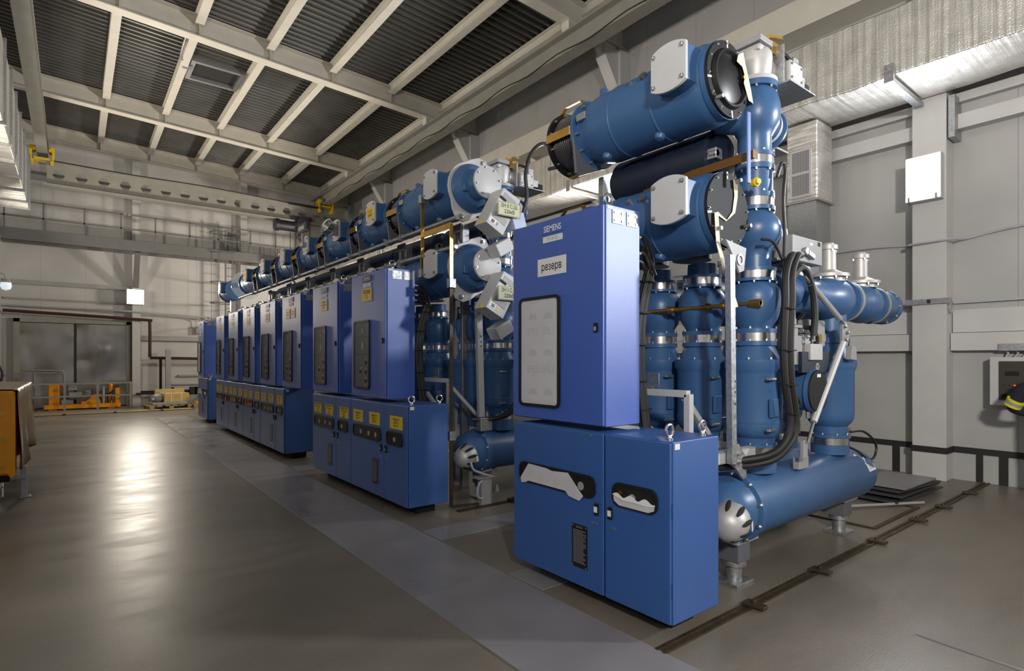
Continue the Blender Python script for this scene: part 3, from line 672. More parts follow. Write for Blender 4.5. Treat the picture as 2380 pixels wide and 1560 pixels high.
# ---------------------------------------------------------------- things set in or on the floor
ys = [-4.0, -1.6, .9, 3.35, 5.75, 8.1, 9.6, 11.3, 13.0, 14.6, 16.2, 18.3]
pl = ['behind the camera', 'beside the camera', 'in front of the reserve cabinet', 'running past the gap between the cabinets', 'before the two middle cabinets', 'before the raised cabinet', 'before the fourth control cabinet',
      'before the fifth control cabinet', 'before the sixth control cabinet', 'before the seventh control cabinet', 'before the lone end cabinet']
for i, (a, b) in enumerate(zip(ys, ys[1:])):
    bm = B(); box(bm, 1.80, 2.53, a+.006, b-.006, -.05, .008)
    tag(obj('floor_plate', bm, 'plate', None, .002), 'grey painted trench cover plate %s' % pl[i], 'floor plate', 'trench cover plates along the cabinets')
for y0, y1, x1, lab in ((4.28, 4.62, 6.5, 'grey cover plate crossing the gap between reserve and middle cabinets'), (2.92, 3.30, 5.5, 'grey floor plate under the reserve cabinet'), (8.2, 8.6, 5.5, 'grey floor plate in the gap before the raised cabinet')):
    bm = B(); box(bm, 2.56, x1, y0, y1, -.04, .006); tag(obj('floor_plate', bm, 'plate', None, .002), lab, 'floor plate')
bm = B(); box(bm, 2.72, 6.2, 2.0, 3.1, -.04, .004)
# rails set in the floor with clips
def rail(y, x0, x1, clips, lab):
    t = thing('floor_rail', ((x0+x1)/2, y, 0), lab, 'rail')
    bm = B(); box(bm, x0, x1, y-.035, y-.012, 0, .012); box(bm, x0, x1, y+.012, y+.035, 0, .012); box(bm, x0, x1, y-.012, y+.012, 0, .004); obj('bar', bm, 'rail', t)
    for x in clips:
        bm = B(); prism(bm, [(-.03,-.09),(.03,-.09),(.045,.05),(-.045,.05)], (x, y-.02, .013), (1,0,0), (0,1,0), .022); cyl(bm, (x, y-.03, .03), (x, y-.03, .055), .016, n=8); obj('clip', bm, 'rail', t, .004)
rail(1.905, 2.52, 9.28, (3.45, 4.4, 5.5, 6.55, 7.35, 8.35), 'narrow rusty rail with clips in the floor right of the reserve cabinet')
rail(20.58, -1.7, 3.1, (-1.2, -.2, 1.0, 2.2), 'narrow rail across the floor at the far end')
rail(4.98, 3.18, 9.28, (3.9, 5.0, 6.5, 8), 'narrow rail in the floor beside the middle cabinets')
t = thing('hatch_frame', (6.2, 2.5, 0), 'dark square hatch frame lying in the floor behind the blue tank', 'hatch frame')
bm = B(); ring(bm, [(-.62,-.42),(.62,-.42),(.62,.42),(-.62,.42)], [(-.58,-.38),(.58,-.38),(.58,.38),(-.58,.38)], (6.55, 2.45, 0), (1,0,0), (0,1,0), .014); obj('frame', bm, 'rail', t)
bm = B(); cyl(bm, (6.3, 2.62, .03), (7.35, 2.05, .03), .016, n=12); cyl(bm, (6.3,2.62,.03),(6.25,2.65,.03),.028,n=12); tag(obj('steel_rod', bm, 'midgrey'), 'steel rod lying across the floor hatch behind the tank', 'rod')
for i, (a, dz) in enumerate(((0, .03), (.03, .085), (-.05, .125), (.02, .16))):
    R = Matrix.Translation((7.75, 2.42, 0)) @ Matrix.Rotation(a-.05, 4, 'Z')
    bm = B(); box(bm, -.72+.06*i, .62-.07*i, -.26, .28, dz, dz+.022, R)
    if i == 3: box(bm, -.15, .2, .1, .115, dz+.021, dz+.0235, R)
    else:
        pass
    tag(obj('steel_plate', bm, 'plate' if i == 3 else 'darkplate', None, .003), ('lowest dark steel plate of the stack by the right wall', 'second dark steel plate from the bottom of the stack', 'dark steel plate just under the topmost of the stack', 'topmost grey steel plate of the stack by the right wall')[i], 'steel plate', 'stack of steel plates')
for x in (7.25, 8.15):
    bm = B(); box(bm, x-.05, x+.05, 2.18, 2.66, 0, .03); tag(obj('timber', bm, 'rail'), '%s timber under the stack of steel plates' % ('near' if x < 8 else 'far'), 'timber')
    if x < 8: pass
for z in (.06, .115): 
    pass
bm = B(); tube(bm, [(3.86,1.11,.0025),(3.85,.95,.0025),(3.84,.7,.0025),(3.83,.45,.0025)], .008, 6); tag(obj('floor_joint_filler', bm, 'plate'), 'short grey sealed crack in the floor at lower right', 'crack')
# ---------------------------------------------------------------- control cabinets
FX = 2.63
def fpanel(bm, y0, y1, z0, z1, x=FX, t=.004):
    return box(bm, x-t, x, y0, y1, z0, z1)
def slot(door, y0, y1, z0, z1, name='inspection_window', r=.055, pane='slotglass', thick=.012):
    w, h = y1-y0, z1-z0; c = (FX-.001, (y0+y1)/2, (z0+z1)/2)
    bm = B(); ring(bm, rrect(w, h, r), rrect(w-.035, h-.035, r-.0175), c, t=thick, **XM); f = obj(name, bm, 'blackgloss', door)
    bm = B(); prism(bm, rrect(w-.034, h-.034, r-.017), (FX-.001, c[1], c[2]), t=.005, **XM); obj('pane', bm, pane, f)
    return f
def sticker(door, yc, zc, w, h, lines, size, m='yellow', ink='ink', name='sticker', bold=.01):
    bm = B(); box(bm, FX-.003, FX, yc-w/2, yc+w/2, zc-h/2, zc+h/2); s = obj(name, bm, m, door)
    if lines: text('lettering', lines, size, (FX-.003, yc, zc), (0,-1,0), (0,0,1), ink, s, bold=bold, squeeze=.8)
    return s
def latch(door, y, z, white=False, w=.032, h=.075):
    bm = B(); box(bm, FX-.014, FX, y-w/2, y+w/2, z-h/2, z+h/2); l = obj('latch', bm, 'black', door, .004)
    if white: bm = B(); box(bm, FX-.017, FX-.014, y-w*.42, y+w*.42, z-.018, z+.018); obj('latch_label', bm, 'white', l)
    else: bm = B(); box(bm, FX-.018, FX-.014, y-w*.25, y+w*.25, z-.02, z+.006); obj('latch_key', bm, 'midgrey', l)
def eyebolt(t, x, y, z, r=.034):
    bm = B(); cyl(bm, (x,y,z), (x,y,z+.012), .022, n=16); cyl(bm, (x,y,z+.01),(x,y,z+.026), .016, .01, n=12)
    c = V((x, y, z+.02+r)); pts = [c+V((r*math.cos(a), 0, r*math.sin(a))) for a in [2*PI*i/20 for i in range(20)]]
    n = 8; rg = []
    for i in range(20):
        a = 2*PI*i/20; d = V((math.cos(a),0,math.sin(a)))
        rg.append([bm.verts.new(c+d*(r+.0085*math.cos(2*PI*j/n))+V((0,.0085*math.sin(2*PI*j/n),0))) for j in range(n)])
    for i in range(20):
        for j in range(n): bm.faces.new((rg[i][j], rg[(i+1)%20][j], rg[(i+1)%20][(j+1)%n], rg[i][(j+1)%n]))
    obj('eyebolt', bm, 'steel', t)
def upper(y0, y1, lab, signs, code, film=False, z0=1.17, z1=2.59, detail=2, signcol='yellow'):
    """upper control cabinet; signs: list of (offset along -y from the right edge, z, w, h, text, size)"""
    t = thing('control_cabinet', (2.8, (y0+y1)/2, z0), lab, 'cabinet', 'upper control cabinets')
    bm = B(); box(bm, 2.652, 2.985, y0, y1, z0, z1); obj('body', bm, 'cabinet_upper', t, .007)
    bm = B(); box(bm, FX, 2.648, y0+.004, y1-.004, z0+.006, z1-.006); d = obj('door', bm, 'cabinet_upper', t, .007)
    wy0, wy1, wz0, wz1 = y0+.395, y0+.835, 1.262, 2.052
    c = ((wy0+wy1)/2, (wz0+wz1)/2); w, h = wy1-wy0, wz1-wz0
    bm = B(); ring(bm, rrect(w, h, .045), rrect(w-.04, h-.04, .026), (FX-.001, *c), t=.014, **XM); f = obj('window_frame', bm, 'blackgloss', d)
    if film:
        bm = B(); prism(bm, rrect(w-.038, h-.038, .025), (FX-.001, *c), t=.004, **XM); obj('backing', bm, 'film', f)
        bm = B(); prism(bm, [(-.19,-.36),(.195,-.36),(.195,.325),(.06,.332),(-.05,.322),(-.19,.318)], (FX-.0052, *c), t=.002, **XM); fl = obj('white_film', bm, 'film', f)
        for dy in (-.115, .16):
            for k, zz in enumerate((1.92, 1.80, 1.66, 1.53, 1.38)):
                if k % 2 == 1:
                    text('faint_print', 'LIFE', .075, (FX-.0073, c[0]+dy*.6-.03, zz), (0,-1,0), (0,0,1), 'filmtext', fl, mirror=True, bold=.012)
                else:
                    bm = B(); prism(bm, [(-.05,-.022),(.05,-.022),(.032,.022),(-.032,.022)], (FX-.0074, c[0]+dy*.6-.03, zz-.01), t=.0006, **XM); obj('faint_print', bm, 'filmtext', fl)
    else:
        bm = B(); prism(bm, rrect(w-.038, h-.038, .025), (FX-.001, *c), t=.003, **XM); pn = obj('instrument_board', bm, 'panel', f)
        if detail > 0:
            bm = B()
            for zz in (1.86, 1.66): box(bm, FX-.005, FX-.004, c[0]-.19, c[0]+.19, zz-.002, zz+.002)
            obj('panel_joint', bm, 'ink', pn)
            for (dy, zz, a, b_, m_) in ((.02,1.93,.03,.05,'white'),(.02,1.76,.04,.08,'white'),(.02,1.93,.05,.07,'midgrey')):
                bm = B(); box(bm, FX-.007 if m_ != 'white' else FX-.008, FX-.004, c[0]-dy-a/2, c[0]-dy+a/2, zz-b_/2, zz+b_/2); obj('meter', bm, m_, pn)
            for (dy, zz, r, m_) in ((-.12,1.60,.012,'white'),(-.12,1.565,.018,'black'),(-.12,1.50,.012,'white'),(.03,1.50,.012,'white'),(.03,1.46,.02,'black'),(-.12,1.455,.018,'black'),(-.12,1.39,.012,'white'),(-.12,1.355,.018,'black'),(-.12,1.31,.01,'white'),(.03,1.42,.008,'white')):
                bm = B(); cyl(bm, (FX-.004, c[0]+dy, zz), (FX-.012, c[0]+dy, zz), r, n=12); obj('knob', bm, m_, pn)
            bm = B()
            box(bm, FX-.005, FX-.004, c[0]-.12, c[0]+.06, 1.529, 1.532); box(bm, FX-.005, FX-.004, c[0]-.121, c[0]-.119, 1.31, 1.62); box(bm, FX-.005, FX-.004, c[0]+.029, c[0]+.031, 1.42, 1.53)
            obj('mimic_line', bm, 'greytext', pn)
        bm = B(); prism(bm, rrect(w-.04, h-.04, .025), (FX-.0125, *c), t=.001, **XM); obj('pane', bm, 'glass', f)
    latch(d, y0+.06, 1.805, w=.03, h=.06)
    # maker's plate and code plate
    yc = y0+.475
    bm = B(); box(bm, FX-.004, FX, yc-.115, yc+.115, 2.484, 2.552); bp = obj('maker_plate', bm, 'cabinet_upper' if film else 'hoist', d)
    text('lettering', 'SIEMENS', .062, (FX-.004, yc, 2.516), (0,-1,0), (0,0,1), 'whitetext', bp, bold=.012, squeeze=.78)
    bm = B(); box(bm, FX-.003, FX, yc-.1, yc+.1, 2.424, 2.467); cp = obj('code_plate', bm, 'white', d)
    text('lettering', code, .034, (FX-.003, yc, 2.445), (0,-1,0), (0,0,1), 'greytext', cp, squeeze=.9)
    for (dy, zc, ww, hh, tx, sz, m_) in signs: sticker(d, y0+dy, zc, ww, hh, tx, sz, m_, name='sign')
    b0 = [k for k in kids(t) if k.name.startswith('body')][0]
    for x in (2.765, 2.905):
        bm = B(); box(bm, x-.055, x+.055, y0-.005, y0, 2.475, 2.565)
        hp = obj('lifting_plate', bm, 'galv', b0)
        for sx in (-.035, .035):
            bm = B(); cyl(bm, (x+sx, y0-.005, 2.545), (x+sx, y0-.010, 2.545), .009, n=8); cyl(bm, (x+sx, y0-.005, 2.495), (x+sx, y0-.010, 2.495), .009, n=8); obj('screw', bm, 'bolt', hp)
    bm = B(); box(bm, 2.665, 2.715, y0-.003, y0, 2.56, 2.582); obj('edge_label', bm, 'white', b0)
    eyebolt(t, 2.74, y0+.06, z1)
    return t
def lower(y0, ys, y1, lab, stick, paper=False, eyes=False, z1=1.135, detail=2):
    t = thing('drive_cabinet', (2.87, (y0+y1)/2, 0), lab, 'cabinet', 'lower drive cabinets')
    bm = B(); box(bm, 2.652, 3.11, y0, y1, .10, z1); b0 = obj('body', bm, 'cabinet', t, .007)
    bm = B(); box(bm, 2.80, 3.02, y0+.12, y1-.12, 0, .10); obj('plinth', bm, 'black', t)
    bm = B(); box(bm, FX, 2.648, ys+.006, y1-.004, .106, z1-.006); dw = obj('door', bm, 'cabinet', t, .007)
    bm = B(); box(bm, FX, 2.648, y0+.004, ys-.006, .106, z1-.006); dn = obj('door', bm, 'cabinet', t, .007)
    s1 = slot(dw, ys+.07, y1-.08, .703, .85); s2 = slot(dn, y0+.085, ys-.075, .703, .85)
    if detail > 0:
        for dy in (.2, .38, .6):
            bm = B(); cyl(bm, (FX-.006, ys+dy, .77), (FX-.0075, ys+dy, .77), .028, n=14); obj('drive_shaft', bm, 'panel', s1)
        bm = B(); cyl(bm, (FX-.006, y0+.27, .77), (FX-.0075, y0+.27, .77), .026, n=14); obj('drive_shaft', bm, 'panel', s2)
    latch(dw, ys+.06, .645, paper); latch(dn, ys-.055, .645, paper)
    bm = B(); box(bm, FX-.004, FX, ys+.145, ys+.285, .228, .510); npl = obj('nameplate', bm, 'blackgloss', dw)
    if detail > 0:
        yc = ys+.215
        text('lettering', 'SIEMENS', .017, (FX-.004, yc, .494), (0,-1,0), (0,0,1), 'greytext', npl)
        bm = B()
        for k in range(24):
            z = .472-k*.0092; rnd = random.Random(k); a = rnd.uniform(.03, .06); box(bm, FX-.0046, FX-.004, yc-.06+ (0.06-a), yc+.058, z-.0014, z+.0014)
            if rnd.random() < .6: box(bm, FX-.0046, FX-.004, yc-.06, yc-.045, z-.0014, z+.0014)
        obj('fine_print', bm, 'greytext', npl)
        for dy in (-.062, .062):
            for z in (.237, .5):
                bm = B(); cyl(bm, (FX-.004, yc+dy, z), (FX-.008, yc+dy, z), .006, n=10); obj('screw', bm, 'bolt', npl)
        for (d_, yy, z) in ((dw, ys+.095, .552), (dw, ys+.065, .552), (dn, ys-.06, .552), (dn, ys-.09, .552), (dw, ys+.115, 1.11)):
            bm = B(); cyl(bm, (FX, yy, z), (FX-.006, yy, z), .008, n=10); obj('screw', bm, 'bolt', d_)
    W = y1-ys
    if stick:
        for (yc, k) in ((y1-.13-.137+.05, 0), (ys+.10+.135, 1)):
            sticker(dw, yc-.0, .947, .275*W/.91, .135, stick[k], .034 if detail else .03)
        sticker(dn, (y0+ys)/2-.03, .947, .285, .135, stick[2], .034)
    if paper:
        bm = B(); prism(bm, [(-.325,-.055),(.11,-.06),(.13,-.085),(.235,-.15),(.31,-.115),(.12,.066),(-.05,.058),(-.09,.068),(-.255,.064),(-.325,-.045),(-.35,-.05),(-.345,-.085),(-.29,-.075)][0:0] or
              [(-.27,-.06),(.12,-.062),(.15,-.09),(.25,-.105),(.285,-.07),(.14,.062),(-.02,.05),(-.08,.06),(-.27,.065),(-.36,-.05),(-.35,-.085),(-.30,-.075)], (FX-.0135, (ys+.07+y1-.08)/2, .777), t=.004, **XM)
        p1 = obj('torn_paper', bm, 'film', s1, 0)
        bm = B()
        for q in (-.12, .05): ring(bm, circ(.022, 14), circ(.018, 14), (FX-.0178, (ys+y1)/2+.01+q*-1, .755), t=.0004, **XM)
        obj('faint_print', bm, 'filmtext', p1)
        bm = B(); n = 20; cy = (y0+.085+ys-.075)/2; g = []
        for i in range(n+1):
            a = -.155+.31*i/n; tp = .0+.012*math.sin(i*.9); g.append((a, tp))
        prism(bm, g + [(.15,-.045),(.11,-.062),(-.11,-.062),(-.15,-.04)], (FX-.0135, cy, .775), t=.003, **XM); p2 = obj('torn_paper', bm, 'film', s2)
        bm = B(); prism(bm, [(a, tp-.002) for a, tp in g] + [(.16,-.02),(.1,-.038+.006),(.0,-.026),(-.08,-.03),(-.16,-.004)], (FX-.0175, cy, .778), t=.004, **XM); obj('paper_fold', bm, 'white', p2)
        bm = B(); box(bm, FX-.0135, FX-.0125, cy+.085, cy+.115, .785, .80); obj('red_tag', bm, 'copper', s2)
    bm = B(); box(bm, 2.665, 2.71, y0-.003, y0, z1-.045, z1-.012); obj('edge_label', bm, 'white', b0)
    for z in (.3, .75):
        bm = B(); box(bm, 2.646, 2.656, y0-.004, y0+.01, z-.04, z+.04); obj('hinge', bm, 'cabinet', b0)
    if eyes:
        eyebolt(t, 2.72, y0+.075, z1); eyebolt(t, 3.05, y0+.075, z1)
    return t
Y1 = 'Привод ЭВ\n220кВ Т-2\nфаза "%s"'
Y2 = 'Привод ВЛ 220кВ\nII Восточная\n№2\nфаза "%s"'
Y3 = 'Привод ШСВ\n220кВ\nфаза "%s"'
A = lambda s: [s % c for c in 'ABC']
# bay nearest the camera, in reserve
upper(2.42, 3.345, 'big blue control cabinet with white paper in its window, nearest', [(.485, 2.253, .292, .124, 'резерв', .078, 'white')], '=D10+S1', film=True)
lower(1.915, 2.415, 3.335, 'nearest blue drive cabinet with torn white paper in its slots', None, paper=True, eyes=True)
# the pair in the middle
upper(5.55, 6.48, 'blue control cabinet with yellow sign 220кВ T-2, second from camera', [(.485, 2.338, .27, .15, 'ЭВ 220кВ\nТ-2', .058, 'yellow')], '=D09+S1')
lower(5.06, 5.59, 6.495, 'blue drive cabinet with three yellow stickers, right one of the middle pair', A(Y1), eyes=True)
upper(6.935, 7.86, 'blue control cabinet with faded yellow sign, left of the middle pair', [(.485, 2.325, .25, .15, 'ВЛ 220кВ\nII Восточная\n№2', .036, 'yellow')], '=D08+S1')
lower(6.505, 6.98, 7.86, 'blue drive cabinet with three yellow stickers, left one of the middle pair', A(Y2))
# raised cabinet without a drive cabinet, then the far row
t = upper(8.385, 9.31, 'blue control cabinet hanging free with two yellow signs, fourth from camera', [(.62, 2.31, .20, .15, 'ТН I с.ш.\n220кВ', .036, 'yellow'), (.37, 2.31, .20, .15, 'ТН II с.ш.\n220кВ', .036, 'yellow')], '=D07+S1', z0=1.165)
for (y0, y1, n, code, tx) in ((9.70, 10.64, 'fifth', '=D06+S1', 'ШСВ\n220кВ'), (11.04, 11.94, 'sixth', '=D05+S1', 'ВЛ\n220кВ'), (12.36, 13.24, 'seventh', '=D04+S1', 'ЭВ 220кВ\nТ-1'), (13.68, 14.55, 'eighth', '=D03+S1', 'ВЛ\n220кВ')):
    upper(y0, y1, 'blue control cabinet in the far row, %s from the camera' % n, [(.485, 2.325, .25, .15, tx, .05, 'yellow')], code, detail=1)
for (y0, ys, y1, n) in ((9.22, 9.72, 10.635, 'nearest of the far row, its blue side visible'), (10.645, 11.09, 11.93, 'second of the far row'), (11.94, 12.40, 13.23, 'third of the far row'), (13.24, 13.77, 14.55, 'last of the far row')):
    lower(y0, ys, y1, 'blue drive cabinet with yellow stickers, %s' % n, A(Y3), detail=1)
upper(16.15, 16.94, 'dark blue lone control cabinet at the far end with white paper window', [(.42, 2.28, .22, .12, 'резерв', .06, 'white')], '=D01+S1', film=True)
lower(15.66, 16.1, 16.94, 'lone blue drive cabinet at the far end of the row', None, paper=True, eyes=True, detail=1)
# cable bundles dropping behind the upper cabinets
def bundle(y, lab, n=8, white=4):
    t = thing('cable_bundle', (3.1, y, 1.1), lab, 'cables', 'cable bundles behind the cabinets')
    for i in range(n):
        r, q = divmod(i, 2); dx = .022*r; dy = .024*q
        bm = B(); z = 2.44-.055*(i % 4)
        tube(bm, [(2.985, y-.03+dy, z), (3.08+dx*.6, y-.03+dy, z-.01), (3.16+dx, y-.02+dy, z-.13), (3.155+dx, y-.01+dy, 2.2), (3.10+dx, y+dy, 2.02), (3.06+dx, y+dy, 1.8), (3.06+dx, y+dy, 1.5), (3.10+dx, y-.02+dy, 1.12)], .0115, 7, 4)
        obj('cable', bm, 'rubber', t)
        if i < white:
            bm = B(); cyl(bm, (2.99, y-.03+dy, z), (3.05, y-.03+dy, z-.004), .0125, n=8); obj('cable_marker', bm, 'white', t)
    for z, x in ((2.14, 3.17), (1.92, 3.11), (1.7, 3.09), (1.45, 3.095), (1.25, 3.12)):
        bm = B(); ring(bm, rrect(.135, .075, .02, 2), rrect(.125, .065, .016, 2), (x, y+.005, z), (1,0,0), (0,1,0), .008); obj('cable_tie', bm, 'black', t)
bundle(2.50, 'thick bundle of black cables behind the nearest control cabinet')
bundle(5.64, 'bundle of black cables behind the second control cabinet')
# ---------------------------------------------------------------- gas insulated busbars and breaker poles
BX = 3.55
def trunc(w, R, sag):
    """disc cut off left and right: width w, arcs at top and bottom"""
    a = math.asin(min(.999, w/2/R)); n = 9; d = sag
    top = [(R*math.sin(-a+2*a*i/(n-1)), R*math.cos(-a+2*a*i/(n-1))-d) for i in range(n)]
    return [(x, -y) for x, y in top] + [(x, y) for x, y in top[::-1]]
def ear(bm, y, cz, ang, tip=.40, th=.024, r=.285):
    pts = [(r*math.cos(ang-.85), r*math.sin(ang-.85))]
    for k in (-1, -.4, .4, 1): pts.append((tip*math.cos(ang)+.045*math.cos(ang+k*1.3), tip*math.sin(ang)+.045*math.sin(ang+k*1.3)))
    pts += [(r*math.cos(ang+.85), r*math.sin(ang+.85)), (r*.7*math.cos(ang), r*.7*math.sin(ang))]
    prism(bm, pts, (BX, y, cz), (1,0,0), (0,0,1), -th)
M['lug'] = mat('dark_grey_paint', (.12, .125, .14), .4)
def bus(ya, yb, cz, lab, grp, bellows=True, ports=True, detail=2, ears=True, sign=None, bw=.30, so=.25, nr=.285):
    t = thing('busbar_section', (BX, (ya+yb)/2, cz-.3), lab, 'busbar', grp)
    L = yb-ya; r = .278
    prof = [(0,0),(0,nr),(.035,nr),(.037,min(nr-.012,r)),(.08,r-.004),(.12,r)]
    for q in (.36, .68):
        s = L*q; prof += [(s-.012,r),(s-.004,r+.006),(s+.004,r+.006),(s+.012,r)]
    prof += [(L-.22,r),(L-.15,.268),(L-.10,.248),(L-.06,.24),(L-.036,.24),(L-.034,.287),(L,.287),(L,0)]
    bm = B(); lathe(bm, prof, (BX, ya, cz), (0,1,0), 48); obj('enclosure', bm, 'gis', t)
    yc = ya+so; zc = cz+.05
    bm = B(); prism(bm, trunc(.272, .27, .115), (BX-.05, yc, zc), (0,-1,0), (0,0,1), .31); st = obj('branch_housing', bm, 'gis', t, .004)
    bm = B(); prism(bm, trunc(.285, .28, .115), (BX-.36, yc, zc), (0,-1,0), (0,0,1), .026); cv = obj('cover_plate', bm, 'grey', t, .005)
    for sy in (-.115, .115):
        for sz in (-.105, .105): bolt((BX-.385, yc+sy, zc+sz), (-1,0,0), .012, .022, t)
    if sign:
        bm = B(); box(bm, BX-.389, BX-.386, yc-.10, yc+.10, zc-.075, zc+.075); s = obj('sign', bm, 'yellow', cv); text('lettering', sign, .055, (BX-.389, yc, zc), (0,-1,0), (0,0,1), 'ink', s, bold=.012, squeeze=.85)
    if detail > 1:
        for q, aa in ((.42, 2.55), (.52, 2.55)):
            d = V((math.cos(aa), 0, math.sin(aa))); c = V((BX, ya+L*q, cz))+d*(r-.005)
            bm = B()
            if q < .5:
                cyl(bm, c, c+d*.03, .034, n=18); obj('inspection_port', bm, 'steel', t)
            else:
                cyl(bm, c, c+d*.03, .02, n=6); obj('earthing_boss', bm, 'galv', t)
        for q in (.38, .80):
            aa = 4.35; d = V((math.cos(aa), 0, math.sin(aa))); c = V((BX, ya+L*q, cz))+d*(r+.0)
            bm = B(); lathe(bm, [(-.02,.045),(.01,.043),(.03,.032),(.042,0)], c, d, 16); obj('stud', bm, 'gis', t)
        aa = 2.9; d = V((math.cos(aa), 0, math.sin(aa)))
        bm = B(); c = V((BX, yb-.12, cz))+d*.26; box(bm, c.x-.03, c.x+.02, c.y-.05, c.y+.05, c.z-.03, c.z+.03); obj('flange_bracket', bm, 'galv', t, .003)
        bm = B(); box(bm, BX-.09, BX-.03, yb-.2, yb-.15, cz+.22, cz+.33); obj('lifting_lug', bm, 'gis', t, .006)
    if ears:
        for yy in ((yb-.034,) if bellows else ()):
            bm = B(); ear(bm, yy-.0, cz, 4.18, .40); obj('tie_lug', bm, 'lug', t, .003)
    n = 12 if detail > 1 else 8
    bolts_round((BX, yb-.036, cz), (0,-1,0), .265, n, .011, .03, t, .2)
    if bellows:
        prof = [(0,.23),(.03,.225)]; k = 9; a = .04; b = bw-.05
        for i in range(k):
            s = a+(b-a)*i/k; w = (b-a)/k; prof += [(s,.222),(s+w*.25,.243),(s+w*.55,.243),(s+w*.8,.222)]
        prof += [(b,.222),(bw-.022,.23)]
        bm = B(); lathe(bm, prof, (BX, yb, cz), (0,1,0), 48); bl = obj('bellows', bm, 'bellows', t)
        bm = B(); lathe(bm, [(bw-.028,.20),(bw-.028,.28),(bw,.28),(bw,.20)], (BX, yb, cz), (0,1,0), 48); obj('end_flange', bm, 'blackgloss', t)
        bm = B(); lathe(bm, [(.0,.0),(.0,.21),(bw-.03,.205),(bw-.03,0)], (BX, yb, cz), (0,1,0), 24); obj('inner_cover', bm, 'black', t)
        bolts_round((BX, yb+bw-.028, cz), (0,-1,0), .262, n, .009, .022, t, .35)
        bm = B(); ear(bm, yb+bw-.026, cz, 4.18, .40); obj('tie_lug', bm, 'lug', t, .003)
        if nr < .27:
            q = [k for k in kids(t) if k.name.startswith('tie_lug')][-1]; bpy.data.objects.remove(q)
        for aa, wd in ((3.18, .07), (1.95, .05), (4.75, .06)):
            d = V((math.cos(aa), 0, math.sin(aa))); s = V((-math.sin(aa), 0, math.cos(aa))); c = V((BX, yb, cz)); rr = .262
            bm = B(); pts = [c+d*rr+V((0,-.01,0)), c+d*(rr+.055)+V((0,.03,0)), c+d*(rr+.055)+V((0,bw-.08,0)), c+d*rr+V((0,bw+.012,0))]
            if aa > 2.5: pts = [c+d*(rr+.01)+V((0,-.012,0)), c+d*(rr+.025)+V((0,.01,0)), c+d*(rr+.025)+V((0,bw-.01,0)), c+d*(rr+.0)+V((0,bw+.012,0))]
            for p0, p1 in zip(pts, pts[1:]): bar(bm, p0, p1, wd, .006, d)
            obj('earthing_strip', bm, 'brass', t)
    return t
UZ, LZ = 3.53, 2.63
G1, G2 = 'upper busbar sections along the row', 'lower busbar sections along the row'
MODS = [(6.58, 5.30), (7.86, 6.90), (9.28, 8.17), (10.67, 9.60), (12.10, 10.98), (13.62, 12.42)]
nm = ('with a grey end cap, in the middle pair', 'with the yellow II С.Ш. sign, second after the gap', 'carrying a silver hooded fitting, third after the gap', 'with the small maker sign on top, fourth after the gap', 'fifth after the gap', 'sixth after the gap')
for i, (yb, ya) in enumerate(MODS):
    bus(ya, yb, UZ, 'upper blue busbar section %s' % nm[i], G1, sign='II С.Ш.\n220кВ' if i == 1 else None, detail=2 if i < 3 else 1)
    bus(ya, yb, LZ, 'lower blue busbar section %s' % ('with a grey end cap, below the drive box','showing behind the second control cabinet','behind the left cabinet of the middle pair','behind the free hanging cabinet','behind the fifth control cabinet','behind the sixth control cabinet')[i], G2, detail=1, sign='I С.Ш.\n220кВ' if i == 1 else None)
t = bus(13.94, 15.3, UZ, 'last upper busbar section before the gap, under a clear end cover', G1, bellows=False, detail=1, sign='II С.Ш.\n220кВ')
bm = B(); prism(bm, [(.37*math.cos(a), .37*math.sin(a)) for a in [i*PI/8 for i in range(16)]], (BX, 15.75, UZ), (1,0,0), (0,0,1), .03); obj('clear_cover', bm, 'clear', t)
bm = B(); lathe(bm, [(0,.06),(.42,.06),(.43,0)], (BX, 15.31, UZ), (0,1,0), 16); obj('conductor', bm, 'galv', t)
bus(16.85, 17.75, UZ, 'short lone busbar section at the far end of the row', G1, bellows=False, detail=1)
bus(13.94, 15.3, LZ, 'last lower busbar section, behind the eighth control cabinet', G2, bellows=False, detail=1)
tA = bus(2.135, 3.38, UZ, 'upper blue busbar section with black end disc, nearest the camera', G1, so=.195, nr=.264)
tB = bus(2.135, 3.38, LZ, 'lower blue busbar section with flat black disc, behind the nearest cabinet', G2, so=.195, nr=.264)
# black blanking discs of the near bay, torn paper and tape
bm = B(); lathe(bm, [(0,0),(0,.258),(-.022,.256),(-.024,.205),(-.05,.192),(-.052,.18),(-.03,.166),(-.03,0)], (BX, 2.135, UZ), (0,1,0), 48); dk = obj('end_disc', bm, 'black', tA)
bm = B(); lathe(bm, [(-.030,0),(-.030,.166),(-.034,.160),(-.034,0)], (BX, 2.135, UZ), (0,1,0), 48); obj('disc_centre', bm, 'blackgloss', dk)
bm = B(); lathe(bm, [(0,0),(0,.258),(-.021,.256),(-.021,0)], (BX, 2.135, LZ), (0,1,0), 48); dk2 = obj('end_disc', bm, 'black', tB)
for t_, cz in ((tA, UZ), (tB, LZ)):
    bolts_round((BX, 2.113, cz), (0,-1,0), .238, 12, .006, .012, t_, .1)
    for a in (1.65, 3.35, 4.9):
        bm = B(); R = Matrix.Translation((BX+.235*math.cos(a), 2.111, cz+.235*math.sin(a))) @ Matrix.Rotation(-a, 4, 'Y'); box(bm, -.025, .025, -.001, .001, -.007, .007, R); obj('white_mark', bm, 'white', dk if t_ is tA else dk2)
    for a in ((4.0,) if t_ is tA else (1.2, 3.9, 5.9)):
        p = V((BX+.225*math.cos(a), 2.113, cz+.225*math.sin(a))); bm = B(); cyl(bm, p, p+V((0,-.05,0)), .014, n=10); obj('guide_pin', bm, 'galv', t_)
